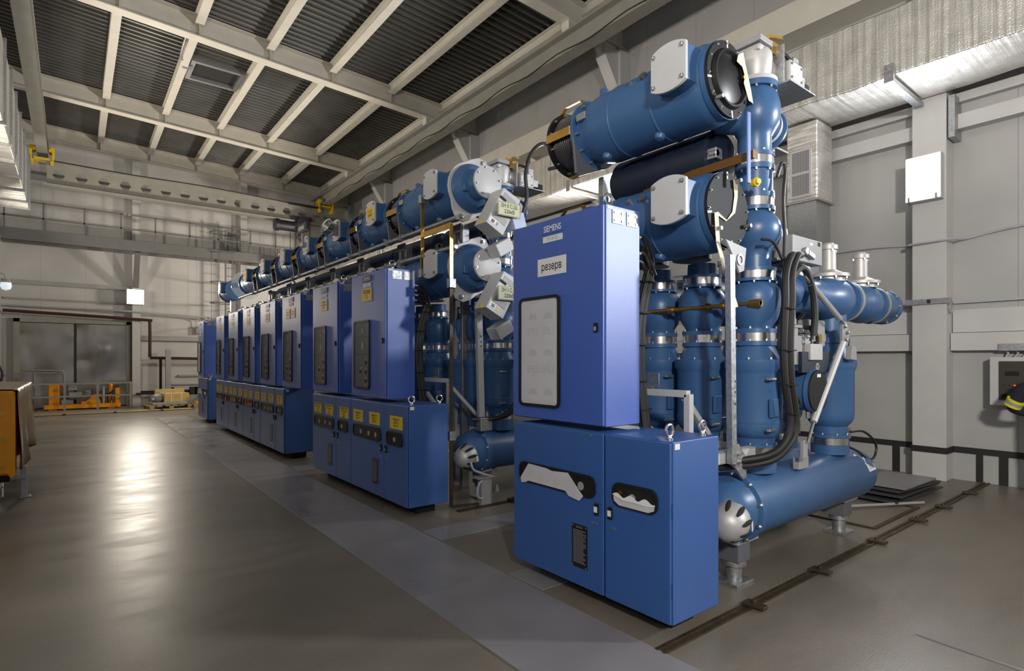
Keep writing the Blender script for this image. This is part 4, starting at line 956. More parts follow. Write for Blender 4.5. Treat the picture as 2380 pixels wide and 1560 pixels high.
# steel clamp ring with gold-free band on the far side of the discs
for t_, cz in ((tA, UZ), (tB, LZ)):
    bm = B(); n = 26; pr = []
    pts_o = [(.276*math.cos(a), .276*math.sin(a)) for a in [-.95+1.7*i/n for i in range(n+1)]]; pts_i = [(.268*math.cos(a), .268*math.sin(a)) for a in [-.95+1.7*i/n for i in range(n+1)]]
    prism(bm, pts_o+pts_i[::-1], (BX, 2.14, cz), (1,0,0), (0,0,1), -.05); obj('clamp_band', bm, 'steel', t_)
bm = B(); prism(bm, [(-.035,.15),(.03,.19),(.055,.13),(.13,-.03),(.165,-.13),(.105,-.125),(.04,-.02),(.055,.03),(.02,.085),(-.05,.10)], (BX+.09, 2.075, UZ+.02), (1,0,0), (0,0,1), .002); pp = obj('torn_paper', bm, 'tape', dk)
bm = B(); lathe(bm, [(0,0),(0,.014),(-.001,.014),(-.001,0)], (BX+.135, 2.0715, UZ+.04), (0,1,0), 14); obj('orange_dot', bm, 'yellow', pp)
bm = B(); prism(bm, [(.03,.22),(.09,.205),(.085,.10),(.055,-.01),(-.06,-.085),(-.20,-.05),(-.16,-.035),(-.11,-.055),(-.05,-.075),(.02,-.005),(.045,.11)], (BX+.02, 2.108, LZ-.0), (1,0,0), (0,0,1), .002); obj('peeled_tape', bm, 'tape', dk2)
bm = B(); P = [(BX-.17,2.10,LZ-.05),(BX-.165,2.09,LZ-.25),(BX-.12,2.06,LZ-.45),(BX-.06,2.02,LZ-.68)]
for p0, p1 in zip(P, P[1:]): bar(bm, p0, p1, .045, .003, (0,1,0))
tag(obj('tape_strip', bm, 'tape'), 'long peeled strip of cream tape hanging from the lower black disc', 'tape')
t = thing('clamp_bracket', (3.6, 2.05, 2.3), 'grey triangular bracket below the lower black disc', 'bracket')
bm = B(); prism(bm, [(-.16,.13),(.1,.10),(.07,-.06),(.01,-.08),(-.03,-.02)], (3.56, 2.06, 2.27), (1,0,0), (0,0,1), .018); obj('plate', bm, 'midgrey', t, .004)
bm = B(); ring(bm, circ(.04,18), circ(.026,18), (3.57, 2.04, 2.28), (1,0,0), (0,0,1), .006); obj('hole_ring', bm, 'galv', t)
# end caps of the middle pair
for cz, lab, in ((UZ, 'II'), (LZ, 'I')):
    t = thing('busbar_end', (BX, 5.2, cz-.3), 'blue busbar end with round grey lid, %s of the two' % ('upper' if cz == UZ else 'lower'), 'busbar end', 'busbar ends of the middle pair')
    pts = []
    for k in range(25):
        a = 2*PI*k/24; rr = .305
        for tip in (1.12, 4.3):
            dd = abs((a-tip+PI) % (2*PI)-PI); rr = max(rr, .305+ .125*max(0, 1-dd/.62))
        pts.append((rr*math.cos(a), rr*math.sin(a)))
    bm = B(); prism(bm, pts[:-1], (BX, 5.275, cz), (1,0,0), (0,0,1), -.025); obj('flange_plate', bm, 'grey', t, .005)
    for a in (1.12, 4.3): bolt((BX+.36*math.cos(a), 5.275, cz+.36*math.sin(a)), (0,-1,0), .024, .03, t)
    bm = B(); lathe(bm, [(0,0),(0,.27),(-.03,.275),(-.05,.268),(-.13,.22),(-.14,.172),(-.27,.168),(-.275,.178),(-.30,.178),(-.30,0)], (BX, 5.272, cz), (0,1,0), 44); obj('end_housing', bm, 'gis', t)
    bm = B(); box(bm, BX-.21, BX-.1, 5.10, 5.22, cz-.09, cz+.0); obj('cast_rib', bm, 'gis', t, .012)
    bm = B(); box(bm, BX-.02, BX+.08, 4.99, 5.16, cz-.24, cz-.14); obj('cast_rib', bm, 'gis', t, .012)
    bm = B(); lathe(bm, [(-.30,0),(-.30,.180),(-.325,.180),(-.328,.175),(-.328,0)], (BX, 5.272, cz), (0,1,0), 44); obj('lid', bm, 'grey', t)
    bolts_round((BX, 4.944, cz), (0,-1,0), .155, 8, .011, .016, t, .25); bolts_round((BX, 5.225, cz), (0,-1,0), .25, 12, .011, .02, t, .1)
bm = B(); box(bm, BX-.06, BX+.06, 17.24, 17.36, 0, UZ-.27); tag(obj('support_post', bm, 'midgrey'), 'grey post carrying the lone busbar section at the far end', 'post')
# tie rods along the row
for z, x, lab in ((3.16, 3.31, 'long steel tie rod running below the upper busbars'), (2.40, 3.31, None), (2.84, 3.30, 'long steel tie rod running above the control cabinets')):
    if lab:
        t = thing('tie_rod', (x, 10, z), lab, 'rod'); bm = B(); cyl(bm, (x, 5.2, z), (x, 15.4, z), .026, n=12); obj('rod', bm, 'galv', t)
        for yb, ya in MODS:
            bm = B(); cyl(bm, (x, yb-.09, z), (x, yb-.04, z), .045, n=6); obj('nut', bm, 'galv', t)
            bm = B(); cyl(bm, (x, yb+.31, z), (x, yb+.36, z), .045, n=6); obj('nut', bm, 'galv', t)
    
# lugs on the lower rod
for k, (yb, ya) in enumerate(MODS[:6]):
    t = thing('rod_bracket', (3.35, yb, 2.66), 'grey rod bracket above the %s control cabinet of the row' % ('second','third','fourth','fifth','sixth','seventh')[k], 'bracket', 'rod brackets above the cabinets')
    for s in (-.05, .32):
        bm = B(); prism(bm, [(-.06,-.06),(.03,.03),(.05,-.02),(.22,-.28),(.12,-.34)][::-1], (3.30, yb+s, 2.85), (1,0,0), (0,0,1), .025); obj('arm', bm, 'midgrey', t, .004)
# posts between the busbars
for k, y in enumerate((3.55, 5.9, 7.4, 8.9, 10.2, 11.6, 12.9, 14.4)):
    t = thing('support_post', (3.85, y, 2.4), 'grey steel support post between the busbars, %s' % ('at the near bay','behind the gold bars','behind the second control cabinet','behind the third control cabinet','behind the fourth control cabinet','behind the fifth control cabinet','behind the sixth control cabinet','farthest of the row')[k], 'post', 'posts between upper and lower busbars')
    for q in ((0, .17) if k else (0,)):
        bm = B(); box(bm, 3.82, 3.92, y+q-.03, y+q+.03, 0 if k == 0 else 0, 3.28); obj('channel', bm, 'galv' if q == 0 else 'midgrey', t, .004)
    for z in ((2.35, 3.2) if k else ()):
        bm = B(); box(bm, 3.80, 3.82, y-.02, y+.22, z, z+.1); obj('tie_plate', bm, 'midgrey', t)
# fittings that stand on the busbars
t = thing('gas_hood', (3.0, 8.3, 3.5), 'silver curved hood fitting on the third busbar cover', 'fitting')
bm = B(); lathe(bm, [(0,.03),(.03,.07),(.1,.11),(.16,.12),(.15,.1),(.05,.06)], (3.12, 8.36, 3.55), (-.8,-.2,.35), 18); obj('hood', bm, 'steel', t)
bm = B(); box(bm, 3.09, 3.155, 8.34, 8.46, 3.5, 3.66); obj('base', bm, 'galv', t, .005)
t = thing('maker_board', (3.2, 9.75, 3.75), 'small tilted dark board with white lettering on the busbar', 'sign')
bm = B(); box(bm, 3.12, 3.14, 9.72, 10.12, 3.80, 3.96); bd = obj('board', bm, 'hoist', t); text('lettering', 'SIEMENS', .10, (3.12, 9.92, 3.88), (0,-1,0), (0,0,1), 'whitetext', bd, bold=.012, squeeze=.8)
bm = B(); box(bm, 3.13, 3.15, 9.9, 9.94, 3.55, 3.82); box(bm, 3.10,3.16,9.78,9.90,3.55,3.62); obj('holder', bm, 'galv', t)
t = thing('crane_hook', (5.4, 21.3, 4.6), 'yellow crane hook block hanging beyond the busbars', 'hook')
bm = B(); cyl(bm, (6.42,21.7,5.2),(6.42,21.7,6.4), .012); cyl(bm, (6.62,21.7,5.2),(6.62,21.7,6.4), .012); obj('wire_rope', bm, 'rubber', t)
bm = B(); cyl(bm, (6.52,21.6,5.05),(6.52,21.8,5.05), .26, n=20); obj('block', bm, 'yellowpaint', t, .01)
bm = B(); tube(bm, [(6.52,21.7,4.8),(6.52,21.7,4.6),(6.6,21.7,4.5),(6.52,21.7,4.42),(6.42,21.7,4.5)], .035, 8); obj('hook', bm, 'hoist', t)
# ---- breaker poles
ZR = ((0,0),(2.10,2.10),(2.22,2.198),(2.83,2.745),(3.09,3.055),(3.48,3.42),(3.70,3.63),(5,4.93))
def zz(z):
    for (a, b), (c, d) in zip(ZR, ZR[1:]):
        if z <= c: return b+(d-b)*(z-a)/(c-a)
    return z
def band(t, z, h, r, x, y, axis=(0,0,1), name='clamp_band', m='steel'):
    bm = B(); lathe(bm, [(0,r-.006),(0,r),(h,r),(h,r-.006)], (x, y, z) if axis[2] else (z, y, x), axis, 36); return obj(name, bm, m, t)
CX, CYY = 3.98, 2.16
def front_column(lab):
    t = thing('breaker_column', (CX, CYY, .8), lab, 'switchgear column', 'breaker columns')
    P = [(.78,.0),(.78,.15),(.905,.15),(.907,.14),(.963,.14),(.965,.152),(.985,.152),(.99,.135),(1.03,.14),(1.05,.165),(1.08,.183),(1.12,.19),(1.14,.19),(1.143,.193),(1.15,.193),(1.153,.19),(1.495,.19),(1.515,.197),(1.548,.212),(1.60,.212),(1.602,.178),(1.615,.172),(1.70,.137),(1.703,.152),(1.735,.152),(1.735,0)]
    bm = B(); lathe(bm, [(zz(q), r) for q, r in P], (CX, CYY, 0), (0,0,1), 44); obj('lower_housing', bm, 'gis', t)
    P = [(1.795,0),(1.795,.152),(1.825,.152),(1.828,.122),(1.85,.128),(1.90,.160),(1.97,.176),(2.05,.180),(2.11,.174),(2.165,.145),(2.185,.122),(2.188,.152),(2.215,.15),(2.215,0)]
    bm = B(); lathe(bm, [(zz(q), r) for q, r in P], (CX, CYY, 0), (0,0,1), 44); obj('ball_housing', bm, 'gis', t)
    for z, h, r in ((.905,.06,.146),(1.735,.06,.148),(2.215,.06,.146)): band(t, zz(z), zz(z+h)-zz(z), r, CX, CYY)
    for z in (1.602, 1.703+.032, 1.825, 2.188, .985):
        bolts_round((CX, CYY, zz(z)), (0,0,1) if z not in (2.188,) else (0,0,-1), .145 if z not in (1.602,) else .195, 8, .008, .016, t, .3)
    bm = B(); lathe(bm, [(zz(q), r) for q, r in ((2.275,0),(2.275,.15),(2.30,.15),(2.303,.115),(2.40,.115),(2.40,0))], (CX, CYY, 0), (0,0,1), 36); obj('neck', bm, 'gis', t)
    for z in (1.46, 1.10):
        bm = B(); box(bm, CX-.16, CX-.06, CYY-.2, CYY-.17, z-.008, z+.012); obj('lifting_lug', bm, 'galv', t, .006)
    bm = B(); box(bm, CX-.12, CX-.02, CYY-.193, CYY-.17, 1.19, 1.32); obj('cast_panel', bm, 'gis', t, .004)
    return t
p1 = front_column('nearest blue breaker column beside the steel strut')
c2 = copy_tree(p1, (0,.44,0), label='second blue breaker column from the camera, behind the strut')
c3 = copy_tree(p1, (0,.86,0), label='third blue breaker column, beside the black cable bundle')
for dy, lab in ((3.14,'nearest breaker column of the middle pair'), (3.56,'second breaker column of the middle pair'), (3.96,'third breaker column of the middle pair'), (4.56,'dim breaker column deep behind the middle pair'), (4.98,'dimmer breaker column deepest behind the middle pair')):
    copy_tree(p1, (-.0,dy,0), label=lab)
def tank(lab):
    t = thing('breaker_tank', (4.8, CYY, 0), lab, 'tank', 'horizontal breaker tanks')
    P = [(3.37,0),(3.375,.07),(3.40,.13),(3.46,.19),(3.54,.218),(3.64,.224),(3.645,.246),(3.70,.246),(3.703,.226),(5.66,.226),(5.72,.215),(5.765,.17),(5.78,.08),(5.782,0)]
    bm = B(); lathe(bm, P, (0, CYY, .56), (1,0,0), 48); obj('enclosure', bm, 'gis', t)
    bolts_round((3.645, CYY, .56), (-1,0,0), .236, 10, .012, .02, t, .25)
    d = V((-.93,-.36,-.06)).normalized(); c = V((3.46, CYY-.115, .53))
    bm = B(); lathe(bm, [(0,.13),(.07,.128),(.13,.11),(.17,.075),(.185,.03),(.186,0)], c, d, 28); vc = obj('vent_cover', bm, 'alu', t)
    _, u, w = frame(d)
    for k in range(9):
        a = 2*PI*k/9+.2; rd = u*math.cos(a)+w*math.sin(a); q = c+d*.088+rd*.121; mer = (d*.80-rd*.25).normalized(); tn = mer.cross(rd).normalized(); nm_ = tn.cross(mer)
        bm = B(); ballm(bm, (0,0,0), 1, 1, 16, 8); R = Matrix((mer*.068, tn*.017, nm_*.008)).transposed()
        for v in bm.verts: v.co = q + R @ v.co
        obj('vent_slot', bm, 'hatch', vc)
    a = .9; q = c+d*.09+(u*math.cos(2.2)+w*math.sin(2.2))*.122
    bm = B(); R = Matrix.Translation(c+V((.03,-.136,-.02))) @ Matrix.Rotation(.36, 4, 'Z') @ Matrix.Rotation(-.25, 4, 'Y'); box(bm, -.018, .018, -.004, .001, -.03, .03, R); obj('vent_label', bm, 'white', vc)
    for x, y in ((3.75, CYY+.03), (5.60, CYY+.06)):
        bm = B(); box(bm, x-.11, x+.11, y-.09, y+.09, 0, .022); f = obj('foot_plate', bm, 'galv', t, .003)
        bm = B(); cyl(bm, (x,y,.022), (x,y,.16), .055, n=20); cyl(bm, (x,y,.13),(x,y,.165), .085, n=20); obj('jack', bm, 'galv', t)
        bm = B(); box(bm, x-.08, x+.08, y-.08, y+.08, .165, .31); obj('pedestal', bm, 'lug', t, .004)
        bm = B(); box(bm, x-.14, x+.14, y-.11, y+.11, .31, .335); box(bm, x-.07,x-.04,y-.1,y+.06,.335,.40); box(bm, x+.04,x+.07,y-.1,y+.06,.335,.40); obj('saddle', bm, 'midgrey', t, .003)
    return t
tk = tank('nearest blue horizontal tank on two feet, right of the reserve cabinet')
bm = B(); n = 7
for k in range(n):
    pass
def curved_patch(bm, pts, x0, r, cy, cz):
    """flat patch pts (along x, angle) wrapped on a tank"""
    top = [bm.verts.new((x0+x, cy-r*math.cos(a), cz+r*math.sin(a))) for x, a in pts]
    bm.faces.new(top)
    bot = [bm.verts.new((x0+x, cy-(r-.002)*math.cos(a), cz+(r-.002)*math.sin(a))) for x, a in pts]
    bm.faces.new(bot[::-1])
    for i in range(len(pts)): bm.faces.new((top[i], top[(i+1)%len(pts)], bot[(i+1)%len(pts)], bot[i]))
bm = B(); curved_patch(bm, [(-.06,1.0),(-.02,1.05),(.06,.75),(.10,1.0),(.13,.98),(.17,.45),(.18,.25),(.03,.22),(.02,.5)], 5.50, .229, CYY, .56); lb = obj('torn_label', bm, 'white', tk)
bm = B()
for k in range(5): curved_patch(bm, [(.045,.33+.07*k),(.15,.34+.07*k),(.15,.355+.07*k),(.045,.345+.07*k)], 5.50, .2305, CYY, .56)
obj('fine_print', bm, 'greytext', lb)
copy_tree(tk, (0,.53,0), label='second blue horizontal tank, hidden behind the nearest one')
tm = copy_tree(tk, (0,3.16,0), label='blue horizontal tank on feet beside the middle cabinets')
for k in kids(tm):
    if k.name.startswith('torn_label'):
        for q in kids(k): bpy.data.objects.remove(q)
        bpy.data.objects.remove(k)
# tall near disconnector column
def tall_column(lab):
    t = thing('disconnector_column', (CX, CYY, 2.4), lab, 'switchgear column', 'tall disconnector columns')
    P = [(2.401,0),(2.401,.115),(2.45,.118),(2.50,.150),(2.56,.176),(2.62,.182),(2.68,.172),(2.74,.135),(2.765,.118),(2.768,.142),(2.80,.142),(2.80,0)]
    bm = B(); lathe(bm, [(zz(q), r) for q, r in P], (CX, CYY, 0), (0,0,1), 44); obj('lower_ball', bm, 'gis', t)
    bm = B(); lathe(bm, [(zz(q), r) for q, r in ((2.86,0),(2.86,.138),(2.89,.138),(2.893,.126),(3.03,.126),(3.033,.138),(3.065,.138),(3.065,0))], (CX, CYY, 0), (0,0,1), 36); obj('middle_housing', bm, 'gis', t)
    P = [(3.12,0),(3.12,.138),(3.15,.138),(3.153,.118),(3.29,.118),(3.33,.14),(3.39,.170),(3.46,.180),(3.53,.176),(3.60,.16),(3.645,.132),(3.648,.156),(3.69,.156),(3.69,0)]
    bm = B(); lathe(bm, [(zz(q), r) for q, r in P], (CX, CYY, 0), (0,0,1), 44); obj('upper_ball', bm, 'gis', t)
    for z, h, r in ((2.80,.06,.134),(3.065,.055,.133)): band(t, zz(z), zz(z+h)-zz(z), r, CX, CYY)
    for z, d in ((2.768,-1),(2.89,1),(3.033,-1),(3.15,1),(3.648,-1)): bolts_round((CX, CYY, zz(z)), (0,0,d), .132 if z < 3.6 else .145, 8, .008, .016, t, .2)
    for z in (2.56, 3.40):
        bm = B(); cyl(bm, (BX+.2, CYY+.16, z), (CX-.04, CYY+.05, z), .125, n=28); obj('busbar_branch', bm, 'gis', t)
        bm = B(); lathe(bm, [(.12,.135),(.30,.135),(.302,.16),(.335,.16),(.34,.13),(.35,0)], (CX, CYY, z), (1,.25,0), 30); obj('side_branch', bm, 'gis', t)
        bm = B(); lathe(bm, [(.22,.139),(.27,.139)], (CX, CYY, z), (1,.25,0), 30); obj('branch_band', bm, 'grey', t)
        bm = B(); box(bm, CX+.22, CX+.40, CYY-.06, CYY+.12, z-.2, z-.185); obj('mount_plate', bm, 'midgrey', t)
    bm = B(); lathe(bm, [(0,0),(0,.158),(.03,.158),(.032,.12),(.032,0)], (CX, CYY, 3.62), (0,0,1), 36); obj('top_flange', bm, 'grey', t)
    # cast drive head with gearbox
    bm = B(); lathe(bm, [(0,.0),(0,.10),(.05,.115),(.16,.125),(.21,.12),(.24,.08),(.24,0)], (CX, CYY, 3.652), (0,0,1), 20); cyl(bm, (CX+.02,CYY,3.77),(CX+.22,CYY-.03,3.76),.1,.07,18)
    box(bm, CX-.11, CX+.06, CYY-.1, CYY+.1, 3.83, 3.885); obj('drive_head', bm, 'alu', t, .02)
    bm = B(); box(bm, CX-.125, CX+.05, CYY-.115, CYY+.1, 3.887, 3.93); obj('head_cap', bm, 'midgrey', t, .005)
    bm = B(); box(bm, CX+.06, CX+.19, CYY-.1, CYY-.06, 3.86, 3.95); bar(bm, (CX+.02,CYY-.1,3.96),(CX+.19,CYY-.1,4),.04,.02); obj('brass_link', bm, 'brass', t)
    bm = B(); box(bm, CX+.12, CX+.132, CYY-.16, CYY+.09, 3.64, 3.92); box(bm, CX+.12, CX+.52, CYY-.21, CYY+.14, 3.63, 3.642); obj('bracket', bm, 'galv', t, .003)
    bm = B(); box(bm, CX+.16, CX+.36, CYY-.19, CYY+.04, 3.65, 3.81); gb = obj('gearbox', bm, 'alu', t, .012)
    bm = B(); box(bm, CX+.36, CX+.46, CYY-.16, CYY-.02, 3.68, 3.77); box(bm, CX+.32, CX+.40, CYY-.14, CYY-.05, 3.81, 3.90); obj('plug_connector', bm, 'galv', t, .008)
    bm = B(); box(bm, CX+.44, CX+.53, CYY-.16, CYY-.01, 3.66, 3.73); obj('black_plug', bm, 'black', t, .008)
    bm = B(); box(bm, CX+.20, CX+.25, CYY-.1915, CYY-.19, 3.665, 3.695); obj('label', bm, 'white', gb)
    for dx, z in ((.18,3.78),(.18,3.68),(.33,3.78),(.33,3.68)): bolt((CX+dx, CYY-.19, z), (0,-1,0), .008, .012, t)
    bm = B(); tube(bm, [(CX+.14,CYY-.04,3.89),(CX+.22,CYY-.06,3.93),(CX+.30,CYY-.08,3.925),(CX+.35,CYY-.1,3.88)], .016, 8); obj('cable', bm, 'rubber', t)
    return t
ta = tall_column('tall blue disconnector column with silver drive head, nearest the camera')
tb = copy_tree(ta, (0,3.14,0), label='tall disconnector column with silver drive head in the middle, partly hidden')
t = thing('coupling_housing', (3.9, 2.8, 2.4), 'coupling housings coloured as shade between the near busbars', 'coupling')  # dark mass, the shade under the upper busbar is in its colour
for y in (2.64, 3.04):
    bm = B(); lathe(bm, [(2.39,0),(2.39,.15),(2.43,.15),(2.435,.12),(2.6,.16),(2.75,.185),(2.82,.15),(2.83,.17),(2.88,.17),(2.885,.15),(3.0,.15),(3.0,0)], (3.9, y, 0), (0,0,1), 32); obj('housing', bm, 'gisdark_shade', t)
bm = B(); lathe(bm, [(0,0),(.0,.16),(.04,.16),(.05,.20),(.95,.20),(.96,.16),(1.0,.16),(1.0,0)], (3.86, 2.33, 3.14), (0,1,0), 32); obj('cross_housing', bm, 'gisdark_shade', t)
bm = B(); cyl(bm, (3.72,2.36,3.12),(3.72,2.3,3.12),.03,n=14); box(bm, 3.70,3.78,2.3,2.46,3.08,3.16); obj('latch_block', bm, 'galv', t, .006)
bm = B(); prism(bm, [(-.02,0),(.045,0),(.045,.06),(-.02,.06)], (3.66, 1.985, 2.975), (1,0,0), (0,0,1), -.004); bar(bm, (3.665,1.99,3.005),(3.72,2.98,3.005),.006,.06); box(bm,3.66,3.70,1.984,2.02,3.03,3.036)
tag(obj('earthing_bar', bm, 'copper'), 'brown flat bar running back between the two near busbars', 'bar')
bm = B(); bar(bm, (3.612,2.0,3.28),(3.612,2.0,2.80),.034,.01,(0,1,0)); tag(obj('blue_strap', bm, 'strapblue'), 'bright blue flat strap hanging between the two black discs', 'strap')
bm = B(); lathe(bm, [(0,0),(0,.03),(-.03,.03),(-.032,.022),(-.05,.02),(-.05,0)], (3.73, 2.03, 2.83), (.3,1,0), 18); tag(obj('gas_valve_cap', bm, 'yellowpaint'), 'small yellow valve cap beside the upper end of the column', 'valve')
# galvanised strut with foot bracket
t = thing('steel_strut', (3.48, 2.03, .85), 'long galvanised channel strut standing before the near columns', 'strut')
bm = B(); prism(bm, [(-.028,-.02),(.028,-.02),(.028,.02),(.022,.02),(.022,-.013),(-.022,-.013),(-.022,.02),(-.028,.02)], (0,0,0), (1,0,0), (0,1,0), 1.38)
R = Matrix.Translation((3.435, 2.02, .91)) @ Matrix.Rotation(-.018, 4, 'Y')
for v in bm.verts: v.co = R @ v.co
obj('channel', bm, 'galv', t)
for z in (1.3, 1.38, 1.45):
    bm = B(); box(bm, 3.435, 3.447, 1.9985, 1.9995, z, z+.012); obj('slot_hole', bm, 'hatch', t)
bm = B(); prism(bm, [(-.07,.10),(.04,.10),(.14,-.0),(.14,-.13),(.10,-.15),(.0,-.06),(-.07,-.02)], (3.50, 2.05, .93), (1,0,0), (0,0,1), .02); obj('foot_bracket', bm, 'galv', t, .003)
for x, z in ((3.47,.96),(3.47,.90),(3.52,.965),(3.53,.91)): bolt((x, 2.03, z), (0,-1,0), .013, .02, t)
t = thing('bracket_stand', (3.4, 2.5, 1.0), 'grey square tube frame behind the nearest drive cabinet', 'frame')
bm = B(); bar(bm, (3.36,2.30,1.36),(3.36,2.85,1.36),.05,.05); bar(bm, (3.36,2.30,1.36),(3.36,2.30,.85),.05,.05,(0,1,0)); bar(bm, (3.36,2.33,1.33),(3.75,2.33,.95),.04,.04,(0,1,0)); bar(bm, (3.36,2.8,1.2),(3.36,2.35,.9),.04,.04,(1,0,0)); obj('tube_frame', bm, 'grey', t, .005)
bm = B(); box(bm, 3.34, 3.40, 2.6, 2.72, 1.386, 1.40); box(bm, 3.37, 3.38, 2.56, 2.66, 1.40, 1.50); obj('mount_plate', bm, 'galv', t)
copy_tree(t, (0,3.14,0), label='grey square tube frame behind the middle drive cabinets')
bm = B(); box(bm, 3.2, 3.80, 2.055, 2.07, .91, .98); box(bm, 3.2, 3.80, 2.055, 2.12, .978, .983); box(bm, 3.2,3.8,2.055,2.12,.907,.912); tag(obj('cable_channel', bm, 'grey'), 'light grey cable channel beside the drive cabinet above the tank', 'channel')
bm = B(); cyl(bm, (3.81,2.02,2.0),(3.81,2.1,2.0),.03,n=8); cyl(bm, (3.81,2.02,2.0),(3.81,3.05,2.0),.016,n=12); cyl(bm,(3.81,2.3,2.0),(3.81,2.33,2.0),.026,n=12); cyl(bm,(3.81,2.42,2.0),(3.81,2.45,2.0),.028,n=12); cyl(bm,(3.81,2.75,2.0),(3.81,2.8,2.0),.03,n=12)
tag(obj('linkage_rod', bm, 'brass'), 'dark brass linkage rod lying level across the ball housings', 'rod')
# rear column, elbows and their drives
t = thing('rear_column', (5.26, CYY, .8), 'rear blue column standing on the far end of the near tank', 'switchgear column')
P = [(.78,0),(.78,.15),(.86,.15),(.862,.14),(.92,.14),(.922,.15),(.95,.15),(.953,.135),(1.02,.137),(1.05,.165),(1.09,.186),(1.13,.19),(1.50,.19),(1.52,.20),(1.55,.208),(1.61,.208),(1.612,.17),(1.74,.14),(1.745,.155),(1.79,.155),(1.795,.13),(2.0,.13),(2.0,0)]
bm = B(); lathe(bm, P, (5.26, CYY, 0), (0,0,1), 40); obj('housing', bm, 'gis', t)
band(t, .862, .058, .15, 5.26, CYY); bolts_round((5.26, CYY, .95), (0,0,1), .143, 8, .008, .014, t)
bm = B(); box(bm, 5.40, 5.45, 2.06, 2.12, .90, 1.0); obj('clamp_lock', bm, 'galv', t)
t = thing('earthing_drive', (4.48, 1.95, 1.1), 'round black drive cover between the near and rear columns', 'drive')
bm = B(); lathe(bm, [(0,0),(0,.165),(.03,.17),(.035,.155),(.25,.155),(.25,0)], (4.48, 1.93, 1.36), (0,1,0), 36); obj('housing', bm, 'gis', t)
bm = B(); lathe(bm, [(-.012,0),(-.013,.158),(0,.162),(0,0)], (4.48, 1.93, 1.36), (0,1,0), 36); dk = obj('black_cover', bm, 'black', t)
bm = B(); box(bm, 4.45, 4.51, 1.9155, 1.917, 1.465, 1.49); obj('label', bm, 'white', dk)
bm = B(); box(bm, 4.28, 4.74, 1.95, 1.98, 1.50, 1.66); pl = obj('name_bracket', bm, 'gisdark_shade', t, .004)
bm = B(); lathe(bm, [(0,0),(0,.03),(-.002,.03),(-.002,0)], (4.53, 1.95, 1.545), (0,1,0), 20); d2 = obj('badge', bm, 'greytext', pl); text('lettering', 'P2', .038, (4.53, 1.948, 1.545), (1,0,0), (0,0,1), 'ink', d2, bold=.015)
for q in (-.06, .0, .06):
    bm = B(); cyl(bm, (4.5+q,1.98,1.2),(4.5+q,1.98,1.15),.016,n=10); obj('cable_gland', bm, 'galv', t)
t = thing('outgoing_busduct', (5.4, CYY, 1.93), 'blue outgoing duct with ball housings towards the right wall', 'busbar')
def xl(P, name, m='gis', n=36):
    bm = B(); lathe(bm, P, (0, CYY, 2.13), (1,0,0), n); return obj(name, bm, m, t)
xl([(4.16,0),(4.16,.135),(4.5,.135),(4.502,.165),(4.55,.165),(4.552,.14),(5.0,.14),(5.07,.165),(5.14,.186),(5.23,.193),(5.32,.186),(5.40,.162),(5.45,.14),(5.452,.185),(5.49,.185),(5.49,0)], 'inner_ball')
xl([(5.49,.18),(5.49,.19),(5.53,.19),(5.53,.18)], 'joint_ring', 'midgrey')
xl([(5.53,0),(5.53,.185),(5.56,.185),(5.563,.14),(5.72,.14),(5.79,.165),(5.86,.18),(5.93,.184),(6.0,.178),(6.08,.15),(6.12,.14),(6.122,.175),(6.15,.175),(6.15,0)], 'outer_ball')
xl([(6.15,.17),(6.15,.18),(6.19,.18),(6.19,.17)], 'joint_ring', 'midgrey')
xl([(6.19,0),(6.19,.175),(6.22,.175),(6.223,.16),(6.46,.16),(6.463,.172),(6.52,.172),(6.522,.12),(6.53,0)], 'end_housing')
for q in (6.463,): bolts_round((q, CYY, 2.13), (-1,0,0), .166, 10, .01, .02, t)
for x, s in ((5.23, 1.), (5.93, .95)):
    bm = B(); lathe(bm, [(2.28,.13),(2.315,.13),(2.318,.165),(2.345,.165),(2.35,.13),(2.37,.09),(2.385,.062),(2.56,.06),(2.563,.075),(2.60,.075),(2.602,.05),(2.62,.045),(2.62,0)], (x, CYY, 0), (0,0,1), 30); obj('drive_cylinder', bm, 'alu', t)
    bolts_round((x, CYY, 2.318), (0,0,-1), .15, 8, .009, .02, t); bolts_round((x, CYY, 2.563), (0,0,-1), .066, 4, .009, .02, t, .7)
bm = B(); lathe(bm, [(2.27,.12),(2.315,.12),(2.318,.155),(2.345,.155),(2.345,0)], (4.62, CYY+.05, 0), (0,0,1), 30); obj('grey_flange', bm, 'alu', t)
t = thing('drive_box', (4.75, 2.1, 2.34), 'grey sheet metal drive box on top of the outgoing duct', 'drive box')
bm = B(); box(bm, 4.28, 4.78, 2.02, 2.3, 2.36, 2.55); obj('case', bm, 'midgrey', t, .005)
bm = B(); bar(bm, (4.48,2.0,2.43),(4.58,2.0,2.40),.03,.04); cyl(bm,(4.46,2.02,2.44),(4.46,1.99,2.44),.03,n=12); obj('lever', bm, 'galv', t, .005)
bm = B(); box(bm, 4.56, 4.61, 2.018, 2.02, 2.50, 2.52); obj('label', bm, 'white', t)
bm = B(); box(bm, 4.70,4.74,2.017,2.02,2.51,2.54); obj('black_label', bm, 'black', t)
bm = B(); box(bm, 5.36, 5.62, 2.4, 2.5, 2.35, 2.6); tag(obj('drive_box', bm, 'midgrey', None, .005), 'second grey drive box between the two vertical drive cylinders', 'drive box')
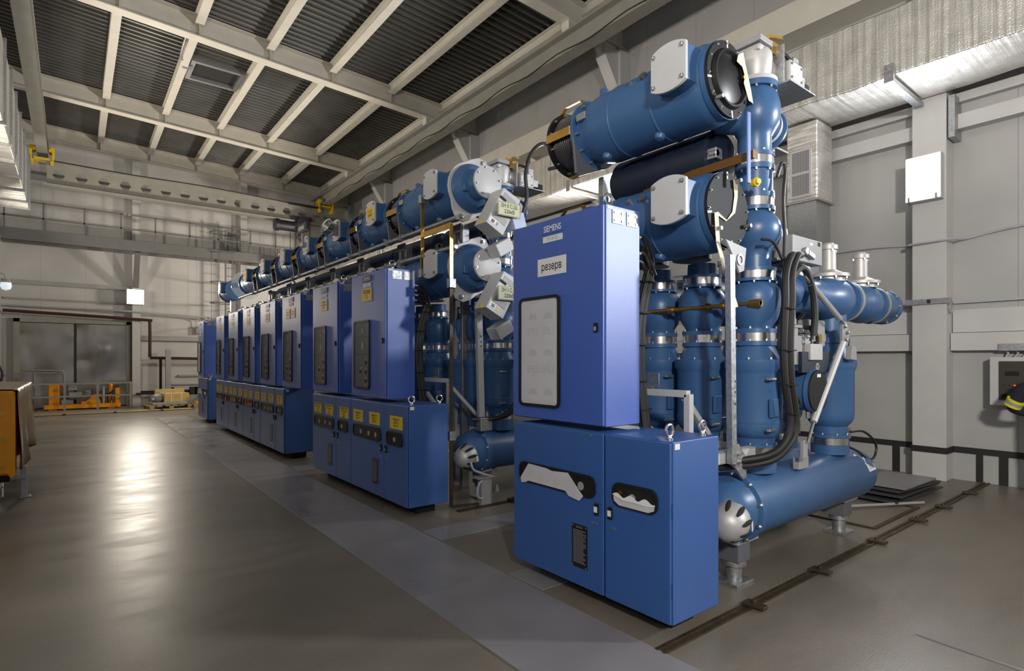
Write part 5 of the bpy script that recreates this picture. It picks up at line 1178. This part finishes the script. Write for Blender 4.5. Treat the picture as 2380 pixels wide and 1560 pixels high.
for k_, (dy, nm_) in enumerate(((3.38, 'behind the gold bars'), (4.72, 'behind the left cabinet of the middle pair'), (6.0, 'behind the free hanging cabinet'), (7.2, 'behind the fifth cabinet'), (8.5, 'behind the sixth cabinet'), (9.9, 'behind the seventh cabinet'), (11.3, 'farthest of the row'))):
    c_ = copy_tree([o for o in COL.objects if o.name == 'coupling_housing'][0], (.34, dy, .08), label='added shade-coloured coupling housings between the busbars, %s' % nm_, group='dark coupling housings'); c_.scale = (1, 1 if k_ == 0 else 1.36, 1)  # added along the row to darken the bright gaps between the busbars
rc = [o for o in COL.objects if o.name == 'rear_column'][0]
copy_tree(rc, (0,.44,0), label='second rear blue column, just behind the near one'); copy_tree(rc, (0,.86,0), label='third rear blue column, deep in the near bay')
ob = [o for o in COL.objects if o.name == 'outgoing_busduct'][0]
copy_tree(ob, (0,.5,0), label='second outgoing blue duct, behind the nearest one'); copy_tree(ob, (0,1.0,0), label='third outgoing blue duct, farthest behind in the near bay')
for dy, nm_ in ((3.14,'nearest'),(3.56,'second'),(3.98,'third'),(4.56,'fourth'),(4.98,'deepest')): copy_tree(rc, (0,dy,0), label='rear blue column in the shade of the middle pair, %s from the camera' % nm_)
for dy, nm_ in ((3.3,'near'),(3.8,'far')): copy_tree(ob, (0,dy,0), label='outgoing blue duct in the shade of the middle pair, %s one' % nm_)
# operating mechanism between the columns
t = thing('operating_mechanism', (4.4, 2.0, 1.6), 'grey motor drive with cables between the near columns', 'mechanism')
bm = B(); box(bm, 4.12, 4.36, 1.98, 2.25, 1.56, 1.78); obj('case', bm, 'midgrey', t, .006)
bm = B(); box(bm, 4.36, 4.42, 1.96, 2.2, 1.58, 1.77); obj('front_frame', bm, 'galv', t, .004)
bm = B(); box(bm, 4.38, 4.58, 1.93, 2.08, 1.595, 1.72); obj('connector_box', bm, 'alu', t, .006)
bm = B(); cyl(bm, (4.2,2.02,1.88),(4.2,2.02,2.04),.055,.05,18); ballm(bm,(4.2,2.02,2.04),.05,.025,16,8); obj('motor', bm, 'alu', t)
bm = B(); cyl(bm, (4.2,2.02,1.86),(4.2,2.02,1.90),.062,n=18); obj('motor_flange', bm, 'steel', t)
bm = B(); box(bm, 4.12, 4.46, 1.98, 2.2, 1.84, 1.86); box(bm, 4.12,4.3,1.99,2.2,1.78,1.84); obj('shelf', bm, 'midgrey', t)
for q in range(3):
    bm = B(); cyl(bm, (4.34,1.99,1.80-.045*q+.02),(4.46,1.99,1.80-.045*q+.02),.02,n=12); obj('plug', bm, 'galv', t)
bm = B(); box(bm, 4.55, 4.85, 2.02, 2.12, 1.7, 1.92); obj('valve_block', bm, 'midgrey', t, .02)
for q in range(4):
    bm = B(); cyl(bm, (4.5+q*.06,1.97,1.74),(4.5+q*.06,1.97,1.80),.017,n=10); obj('cable_gland', bm, 'brass' if q == 2 else 'galv', t)
bm = B(); tube(bm, [(4.36,1.98,1.84),(4.46,1.96,1.84),(4.54,1.96,1.77),(4.55,1.97,1.70)], .018, 8); obj('cable', bm, 'rubber', t)
# turnbuckle struts
t = thing('turnbuckle_strut', (4.6, 1.93, 1.9), 'upper grey turnbuckle strut slanting down to the right', 'strut', 'slanting struts by the near columns')
bm = B(); cyl(bm, (4.34,1.92,2.17),(4.86,1.92,1.93),.022,n=8); obj('sleeve', bm, 'midgrey', t)
bm = B(); cyl(bm, (4.24,1.92,2.215),(4.34,1.92,2.17),.012,n=10); cyl(bm, (4.86,1.92,1.93),(4.94,1.92,1.89),.012,n=10); obj('threaded_end', bm, 'steel', t)
t = thing('turnbuckle_strut', (4.6, 1.93, 1.2), 'lower grey turnbuckle strut slanting down to the left', 'strut', 'slanting struts by the near columns')
bm = B(); cyl(bm, (4.93,1.92,1.74),(4.40,1.92,1.13),.024,n=8); obj('sleeve', bm, 'grey', t)
bm = B(); cyl(bm, (4.40,1.92,1.13),(4.30,1.92,.98),.012,n=10); obj('threaded_end', bm, 'steel', t)
bm = B(); box(bm, 4.26, 4.33, 1.93, 1.96, .86, 1.0); box(bm, 4.34, 4.50, 2.0, 2.05, .76, .85); obj('anchor', bm, 'midgrey', t, .006)
t = thing('strut_joint', (4.98, 1.95, 1.8), 'steel joint block where the two slanting struts meet', 'joint')
bm = B(); prism(bm, [(-.05,.10),(.03,.10),(.09,-.0),(.05,-.10),(-.04,-.10)], (4.97,1.95,1.81), (1,0,0), (0,0,1), .03); obj('plate', bm, 'galv', t, .005)
for x, z in ((4.95,1.87),(5.0,1.82),(4.97,1.76)): bolt((x,1.92,z),(0,-1,0),.014,.02,t)
t = thing('plug_connector', (5.1, 1.95, 1.6), 'grey plug hanging loose below the outgoing ball housings', 'plug')
bm = B(); tube(bm, [(4.98,1.95,1.84),(5.05,1.95,1.80),(5.09,1.95,1.72)], .016, 8); obj('cable', bm, 'rubber', t)
bm = B(); prism(bm, [(-.05,-.06),(.06,-.07),(.05,.04),(-.03,.06)], (5.12,1.96,1.66), (1,0,0), (0,0,1), .05); obj('plug', bm, 'midgrey', t, .006)
# thick hoses
t = thing('cable_hose', (4.1, 1.95, .9), 'two thick black hoses sweeping down past the near column', 'hose')
for dx, dy in ((0, 0), (.05, -.02)):
    bm = B(); tube(bm, [(4.20+dx*.3,1.95+dy,2.37),(4.06+dx,1.93+dy,2.34),(3.92+dx,1.9+dy,2.2),(3.875+dx,1.88+dy,2.0),(3.85+dx,1.88+dy,1.7),(3.87+dx,1.88+dy,1.45),(3.93+dx,1.88+dy,1.24),(3.93+dx,1.88+dy,1.1),(3.84+dx,1.89+dy,1.0),(3.74+dx,1.93+dy,.945-dx*.5),(3.62+dx,2.02+dy,.915-dx*.7),(3.5+dx*.5,2.11+dy,.905-dx*.7),(3.3,2.2,.905-dx*.7)], .026, 10, 5); obj('hose', bm, 'rubber', t)
for x, z in ((3.91,1.95),(3.89,1.66),(3.92,1.42),(3.965,1.22)):
    bm = B(); ring(bm, rrect(.13,.085,.03,3), rrect(.116,.07,.025,3), (x, 1.87, z), (1,0,0), (0,1,0), .008); obj('cable_tie', bm, 'black', t)
t = thing('cable_hose', (4.4, 1.95, 1.7), 'looped black hose ending in the grey connector box', 'hose')
bm = B(); tube(bm, [(4.06,1.93,1.0),(4.02,1.92,1.5),(3.98,1.92,1.9),(4.04,1.92,2.14),(4.16,1.92,2.26),(4.27,1.92,2.26),(4.38,1.92,2.12),(4.42,1.92,1.95),(4.42,1.93,1.78)], .026, 10, 5); obj('hose', bm, 'rubber', t)
bm = B(); tube(bm, [(4.0,2.0,2.92),(4.03,1.98,3.02),(4.06,1.97,2.98),(4.01,1.96,2.75),(4.03,1.96,2.5),(3.99,1.95,2.2),(3.97,1.94,1.9),(3.99,1.93,1.6),(4.08,1.93,1.42),(4.2,1.93,1.28)], .011, 8, 5)
tag(obj('black_cable', bm, 'rubber'), 'thin black cable running down the right side of the tall column', 'cable')
bm = B(); tube(bm, [(3.78,2.0,2.44),(3.85,1.96,2.43),(3.93,1.96,2.38),(3.97,1.95,2.32),(4.03,1.97,2.33),(4.08,1.98,2.45),(4.1,1.99,2.6)], .01, 8, 5)
tag(obj('black_cable', bm, 'rubber'), 'short black cable looping at the neck of the near column', 'cable')
bm = B(); tube(bm, [(5.42,2.05,.96),(5.6,2.02,.955),(5.78,2.0,.87),(5.86,2.0,.78),(5.8,2.0,.70),(5.66,2.0,.70),(5.5,2.02,.78),(5.38,2.05,.83)], .011, 8, 5)
tag(obj('black_cable', bm, 'rubber'), 'black cable loop hanging off the rear column over the tank', 'cable')
# ---- earthing bars and drive boxes at the middle pair
t = thing('earthing_bar', (3.2, 5.14, 0), 'gold and brown flat bars framing the right side of the middle pair', 'bar')
bm = B(); bar(bm, (3.2,5.14,0.02),(3.2,5.14,2.4),.04,.012,(0,1,0)); bar(bm,(3.2,5.14,.02),(3.55,5.05,.02),.04,.012); obj('lower_bar', bm, 'rail', t)
bm = B(); bar(bm, (3.2,5.14,2.4),(3.2,5.14,3.06),.04,.012,(0,1,0)); obj('upright', bm, 'brass', t)
bm = B(); bar(bm, (3.2,5.14,3.05),(3.2,5.77,3.05),.012,.06); obj('cross_bar', bm, 'brass', t)
bm = B(); bar(bm, (3.2,5.77,2.60),(3.2,5.77,3.45),.04,.012,(0,1,0)); obj('upright', bm, 'brass', t)
for y, z in ((5.14,2.42),(5.14,.78),(5.77,2.6),(5.77,3.46)):
    bm = B(); box(bm, 3.16, 3.24, y-.035, y+.03, z-.05, z+.05); obj('clamp', bm, 'galv', t, .004)
def mbox(z, name, lab):
    t = thing('motor_drive_box', (3.72, 5.0, z+2.9), lab, 'drive box', 'tilted drive boxes with signs')
    a, b, c_, d = [V((x*.967, 4.70, 1.6+(zz-1.6+z)*.967)) for x, zz in ((3.46,3.07),(3.685,2.95),(3.935,3.38),(3.70,3.48))]
    bm = B(); e = V((0,.225,0)); q = [bm.verts.new(p) for p in (a,b,c_,d,a+e,b+e,c_+e,d+e)]
    for f in ((0,1,2,3),(7,6,5,4),(0,4,5,1),(1,5,6,2),(2,6,7,3),(3,7,4,0)): bm.faces.new([q[i] for i in f])
    cs = obj('case', bm, 'grey', t, .008)
    ux = (c_-b).normalized(); uy = (a-b).normalized()
    def on(u_, v_): return b+ux*u_+uy*v_
    bm = B(); n_ = V((0,-.004,0))
    def quad(u0,u1,v0,v1,m,name,dy=-.004):
        bm = B(); P_ = [on(u0,v0),on(u1,v0),on(u1,v1),on(u0,v1)]; f_ = [bm.verts.new(p+V((0,dy,0))) for p in P_]; g_ = [bm.verts.new(p) for p in P_]
        bm.faces.new(f_); bm.faces.new(g_[::-1])
        for i in range(4): bm.faces.new((f_[i], f_[(i+1)%4], g_[(i+1)%4], g_[i]))
        return obj(name, bm, m, cs)
    quad(.10,.17,.03,.21,'midgrey','recess'); quad(.36,.42,.03,.21,'midgrey','recess'); quad(.33,.36,.15,.24,'black','gland')
    lp = quad(.03,.09,.10,.235,'white','rating_label'); quad(.04,.075,.165,.205,'hoist','rating_symbol',-.006); quad(.04,.08,.11,.14,'yellow' if z < 0 else 'greytext','rating_symbol',-.006)
    bm = B(); p = on(-.0,.22); box(bm, p.x-.02, p.x+.02, 4.80, 4.84, p.z+.02, p.z+.06); obj('yellow_tag', bm, 'yellow', cs, .004)
    zs = 1.6+(3.23-1.6+z)*.967; x0, x1 = 3.575*.967, 3.88*.967; xm = (x0+x1)/2
    bm = B(); box(bm, x0, x1, 4.64, 4.652, zs-.073, zs+.073); s = obj('sign_board', bm, 'palegreen', t)
    bm = B(); cyl(bm, (xm-.05,4.652,zs),(xm-.05,4.70,zs),.008,n=8); cyl(bm,(xm+.05,4.652,zs),(xm+.05,4.70,zs),.008,n=8); obj('sign_holder', bm, 'galv', s)
    text('lettering', 'ЗН %s С.Ш.\n220кВ' % name, .058, (xm, 4.64, zs), (1,0,0), (0,0,1), 'ink', s, bold=.012, squeeze=.88)
    bm = B(); ring(bm, [(-.143,-.068),(.143,-.068),(.143,.068),(-.143,.068)], [(-.140,-.065),(.140,-.065),(.140,.065),(-.140,.065)], (xm, 4.64, zs), (1,0,0), (0,0,1), .0012); obj('sign_border', bm, 'ink', s)
    bm = B(); R = Matrix.Translation(b+V((.05,.12,-.10))) @ Matrix.Rotation(-.52, 4, 'Y') ; box(bm, -.10, .12, -.08, .10, -.08, .06, R); obj('lower_case', bm, 'grey', t, .008)
    bm = B(); R = Matrix.Translation(b+V((.19,.1,.19))) @ Matrix.Rotation(-.3, 4, 'Y'); box(bm, -.07, .1, -.12, .1, -.09, .07, R); obj('blue_plate', bm, 'blueplastic', t, .006)
    bm = B(); cyl(bm, V((3.68,4.9,3.02+z)), V((3.80,5.2,3.25+z)), .06, n=16); obj('coupling', bm, 'midgrey', t)
mbox(0, 'II', 'tilted grey drive box with the sign ЗН II С.Ш., upper one')
mbox(-.91, 'I', 'tilted grey drive box with the sign ЗН I С.Ш., lower one')
bm = B(); tube(bm, [(4.58,5.12,3.93),(4.72,5.05,4.0),(4.6,5.0,4.14),(4.38,5.0,4.16),(4.2,5.0,4.0),(4.12,5.0,3.75),(4.14,5.0,3.5),(4.1,5.02,3.3),(4.05,5.05,3.1),(3.95,5.1,2.95)], .022, 10, 5)
tag(obj('black_hose', bm, 'rubber'), 'black hose arching from the middle silver drive head', 'hose')
t = thing('steel_strut', (3.72, 5.2, .85), 'grey flat strut standing before the middle columns', 'strut')
bm = B(); bar(bm, (3.62,5.18,.9),(3.58,5.18,2.25),.075,.05,(0,1,0)); obj('channel', bm, 'midgrey', t, .004)
for z in (1.75, 1.8, 1.86):
    bm = B(); cyl(bm, (3.60,5.156,z),(3.60,5.153,z),.009,n=10); obj('hole', bm, 'hatch', t)
bm = B(); box(bm, 3.56, 3.72, 5.1, 5.2, .80, .95); obj('foot', bm, 'galv', t, .01)
bm = B(); 
for dx in (0,.04): tube(bm, [(4.1+dx,5.0,1.9),(4.08+dx,5.0,1.4),(3.98+dx,5.02,1.1),(3.8+dx,5.06,.95),(3.5,5.2,.93)], .026, 10, 5)
tag(obj('black_hose', bm, 'rubber'), 'black hoses curving down before the middle columns', 'hose')
t = thing('service_pedestal', (3.58, 5.05, 0), 'grey pedestal with looped conduit in front of the middle tank', 'pedestal')
bm = B(); box(bm, 3.5, 3.64, 5.0, 5.08, 0, .30); box(bm, 3.44, 3.70, 4.98, 5.10, .30, .315); obj('stand', bm, 'midgrey', t, .004)
bm = B(); tube(bm, [(3.5,5.0,.28),(3.45,4.98,.25),(3.43,4.98,.17),(3.46,4.99,.1),(3.52,5.0,.09)], .012, 8); tube(bm, [(3.64,5.0,.31),(3.5,4.97,.36),(3.38,4.98,.42),(3.36,5.0,.5)], .012, 8); obj('conduit', bm, 'pvc', t)
bm = B(); lathe(bm, [(0,.012),(.08,.03)], (3.70,4.99,.22), (0,0,-1), 10); obj('nozzle', bm, 'galv', t)
# ---------------------------------------------------------------- control panel, person, cart
M['olive'] = mat('dark_olive_panel', (.055, .050, .036), .3)
t = thing('alarm_cabinet', (9.15, 1.4, 1.0), 'grey wall control panel with glass door and red light, right edge', 'panel')
bm = B(); box(bm, 9.05, 9.29, .85, 1.83, 1.03, 1.63); obj('case', bm, 'grey', t, .006)
bm = B(); box(bm, 9.04, 9.05, .95, 1.74, 1.10, 1.58); fp = obj('front_plate', bm, 'olive', t)
bm = B(); box(bm, 9.035, 9.04, 1.55, 1.68, 1.40, 1.455); obj('display', bm, 'black', fp)
for k in range(6):
    bm = B(); cyl(bm, (9.04,1.69-.05*k,1.285),(9.033,1.69-.05*k,1.285),.007 if k != 2 else .010,n=10); obj('indicator_light', bm, 'red' if k == 2 else 'black', fp)
bm = B(); cyl(bm, (9.04,1.685,1.15),(9.02,1.685,1.15),.03,n=16); obj('rotary_knob', bm, 'black', fp)
for z in (1.5, 1.36, 1.23):
    bm = B(); box(bm, 9.038, 9.04, .97, 1.72, z, z+.003); obj('plate_joint', bm, 'ink', fp)
t = thing('cable_tray', (9.2, 1.2, 1.72), 'galvanised cable tray with hanging cables above the control panel', 'tray')
bm = B(); box(bm, 9.12, 9.29, .6, 1.76, 1.71, 1.80); obj('tray', bm, 'galv', t, .003)
for k in range(7):
    bm = B(); tube(bm, [(9.2,1.7-.09*k,1.72),(9.2+.02*(k%2),1.68-.09*k,1.68),(9.18,1.70-.08*k,1.63)], .012, 6); obj('cable', bm, 'pvc', t)
# person at the right edge, body mostly outside the frame
t = thing('person', (8.45, 1.07, 0), 'person in dark navy work jacket with yellow band on the sleeve, at the right edge', 'person')
PX, PY = 8.45, 1.07
def skin(name, verts, edges, m, root=0, sub=2):
    me = bpy.data.meshes.new(name); base = WLOC[t.name]
    me.from_pydata([V(v[:3])-base for v in verts], [], []) if False else me.from_pydata([tuple(V(v[:3])-base) for v in verts], edges, [])
    o = bpy.data.objects.new(name, me); COL.objects.link(o); o.parent = t; WLOC[o.name] = base
    s = o.modifiers.new('skin', 'SKIN'); s.use_smooth_shade = True
    for i, v in enumerate(verts):
        sv = me.skin_vertices[0].data[i]; sv.radius = (v[3], v[4] if len(v) > 4 else v[3]); sv.use_root = (i == root)
    o.modifiers.new('sub', 'SUBSURF').levels = sub; o.modifiers['sub'].render_levels = sub
    me.materials.append(M[m]); return o
# facing the wall (+x); the left arm (towards +y) is bent, elbow out
body = [(PX,PY,.95,.15,.17),(PX,PY,1.15,.13,.16),(PX+.02,PY,1.36,.13,.19),(PX+.01,PY,1.47,.075,.09),(PX+.03,PY,1.55,.052),(PX+.05,PY,1.64,.082,.078),(PX+.05,PY,1.74,.078,.075),
        (PX,PY+.10,.88,.095),(PX+.03,PY+.11,.50,.062),(PX-.01,PY+.12,.09,.042),(PX+.16,PY+.13,.045,.035),
        (PX,PY-.10,.88,.095),(PX+.03,PY-.11,.50,.062),(PX-.01,PY-.12,.09,.042),(PX+.16,PY-.13,.045,.035),
        (PX+.0,PY+.2,1.40,.072),(PX-.0,PY+.36,1.22,.078),(PX+.03,PY+.455,1.04,.066),(PX+.16,PY+.34,.98,.044),(PX+.28,PY+.22,.97,.034),
        (PX+.0,PY-.2,1.40,.072),(PX-.02,PY-.28,1.12,.052),(PX+.2,PY-.2,1.1,.034)]
ed = [(0,1),(1,2),(2,3),(3,4),(4,5),(5,6),(0,7),(7,8),(8,9),(9,10),(0,11),(11,12),(12,13),(13,14),(2,15),(15,16),(16,17),(17,18),(18,19),(2,20),(20,21),(21,22)]
skin('body', body, ed, 'navy')
head = [(PX+.05,PY,1.60,.07),(PX+.055,PY,1.66,.088,.082),(PX+.05,PY,1.73,.086,.080)]
skin('head', head, [(0,1),(1,2)], 'skin')
bm = B(); ballm(bm, (PX+.03,PY,1.74), .096, .075, 18, 10); obj('hair', bm, 'hair', t)
bm = B(); cyl(bm, (PX+.148,PY,1.665),(PX+.17,PY,1.655),.014,.008,8); obj('nose', bm, 'skin', t)
for s in (-1, 1):
    bm = B(); ballm(bm, (PX+.05, PY+s*.085, 1.665), .016, .03, 10, 6); obj('ear', bm, 'skin', t)
    bm = B(); ballm(bm, (PX+.137, PY+s*.032, 1.685), .011, .009, 10, 6); obj('eye', bm, 'ink', t)
    hp = V((PX+.28, PY+.22, .97)) if s > 0 else V((PX+.2, PY-.2, 1.1))
    verts = [(hp.x+.01,hp.y,hp.z,.024,.032),(hp.x+.07,hp.y-s*.03,hp.z,.02,.036)]; e = [(0,1)]
    for q in range(4):
        i = len(verts); f = -.03+.02*q
        verts += [(hp.x+.10,hp.y-s*.03+f,hp.z-.0,.0095),(hp.x+.135+.006*(q in (1,2)),hp.y-s*.035+f*1.1,hp.z-.012,.0085),(hp.x+.150+.006*(q in (1,2)),hp.y-s*.035+f*1.1,hp.z-.034,.0075)]; e += [(1,i),(i,i+1),(i+1,i+2)]
    i = len(verts); verts += [(hp.x+.05,hp.y-s*.06,hp.z,.011),(hp.x+.09,hp.y-s*.075,hp.z-.012,.009)]; e += [(0,i),(i,i+1)]
    skin('hand', verts, e, 'skin', sub=1)
a, b = V((PX-.0,PY+.36,1.22)), V((PX+.03,PY+.455,1.04)); d = (b-a)
bm = B(); cyl(bm, a+d*.50, a+d*.80, .086, .081, 24); obj('silver_band', bm, 'reflect', t)
bm = B(); cyl(bm, a+d*.44, a+d*.56, .0885, .0868, 24); cyl(bm, a+d*.75, a+d*.87, .0838, .0815, 24); obj('yellow_band', bm, 'hiviz', t)
for s in (-1, 1):
    bm = B(); box(bm, PX-.08, PX+.20, PY+s*.125-.045, PY+s*.125+.045, 0, .085); obj('shoe', bm, 'black', t, .03, seg=3)
# orange cart at the left edge under brown plastic
t = thing('equipment_cart', (-.9, 9.6, 0), 'orange wheeled equipment cart under brown plastic wrap, left edge', 'cart')
bm = B(); box(bm, -1.6, -.50, 8.2, 10.9, .33, 1.26); obj('body', bm, 'orange', t, .03)
bm = B(); prism(bm, [(-1.6,.40),(-.57,.36),(-.53,.30),(-.5,.34),(-.5,1.19),(-.56,1.255),(-1.6,1.255)], (0,8.175,0), (1,0,0), (0,0,1), -.03); obj('front_panel', bm, 'orange', t, .004)
for z in (1.01, .73, .43):
    bm = B(); cyl(bm, (-.60,8.175,z),(-.60,8.165,z),.022,n=12); obj('panel_bolt', bm, 'brass', t)
bm = B(); box(bm, -1.6, -.55, 8.22, 10.9, .26, .33); obj('chassis', bm, 'black', t)
bm = B(); n = 24; g = []
for i in range(n+1):
    y = 8.22+2.75*i/n; row = []
    for j in range(13):
        s = j/12
        if j < 4: x = -1.62+1.08*j/3; z = 1.275+.006*math.sin(i*1.3+j)
        else:
            q = (j-4)/8; x = -.478+.045*math.sin(i*1.1+q*2)*q+.05*q*math.sin(i*.45); z = 1.262-.86*q-.05*q*math.sin(i*.7)
        row.append(bm.verts.new((x, y, z)))
    g.append(row)
for i in range(n):
    for j in range(12): bm.faces.new((g[i][j], g[i][j+1], g[i+1][j+1], g[i+1][j]))
w = obj('plastic_wrap', bm, 'wrap', t, angle=2); so = w.modifiers.new('solid', 'SOLIDIFY'); so.thickness = .004
for x, y in ((-.66, 8.35), (-1.4, 8.35), (-1.4, 10.6), (-.66, 10.6)):
    bm = B(); cyl(bm, (x-.025,y,.09),(x+.025,y,.09),.09,n=24); obj('wheel', bm, 'rubber', t, .008)
    bm = B(); box(bm, x-.05, x+.05, y-.04, y+.05, .18, .26); box(bm, x-.05,x-.035,y-.04,y+.04,.08,.2); box(bm, x+.035,x+.05,y-.04,y+.04,.08,.2); obj('caster', bm, 'steel', t, .004)
bm = B(); box(bm, -.48, -.42, 8.62, 8.68, .012, .36); box(bm, -.60,-.42,8.60,8.64,.22,.26); box(bm, -.49,-.39,8.58,8.72,0,.012); obj('stabiliser_leg', bm, 'grey', t, .006)
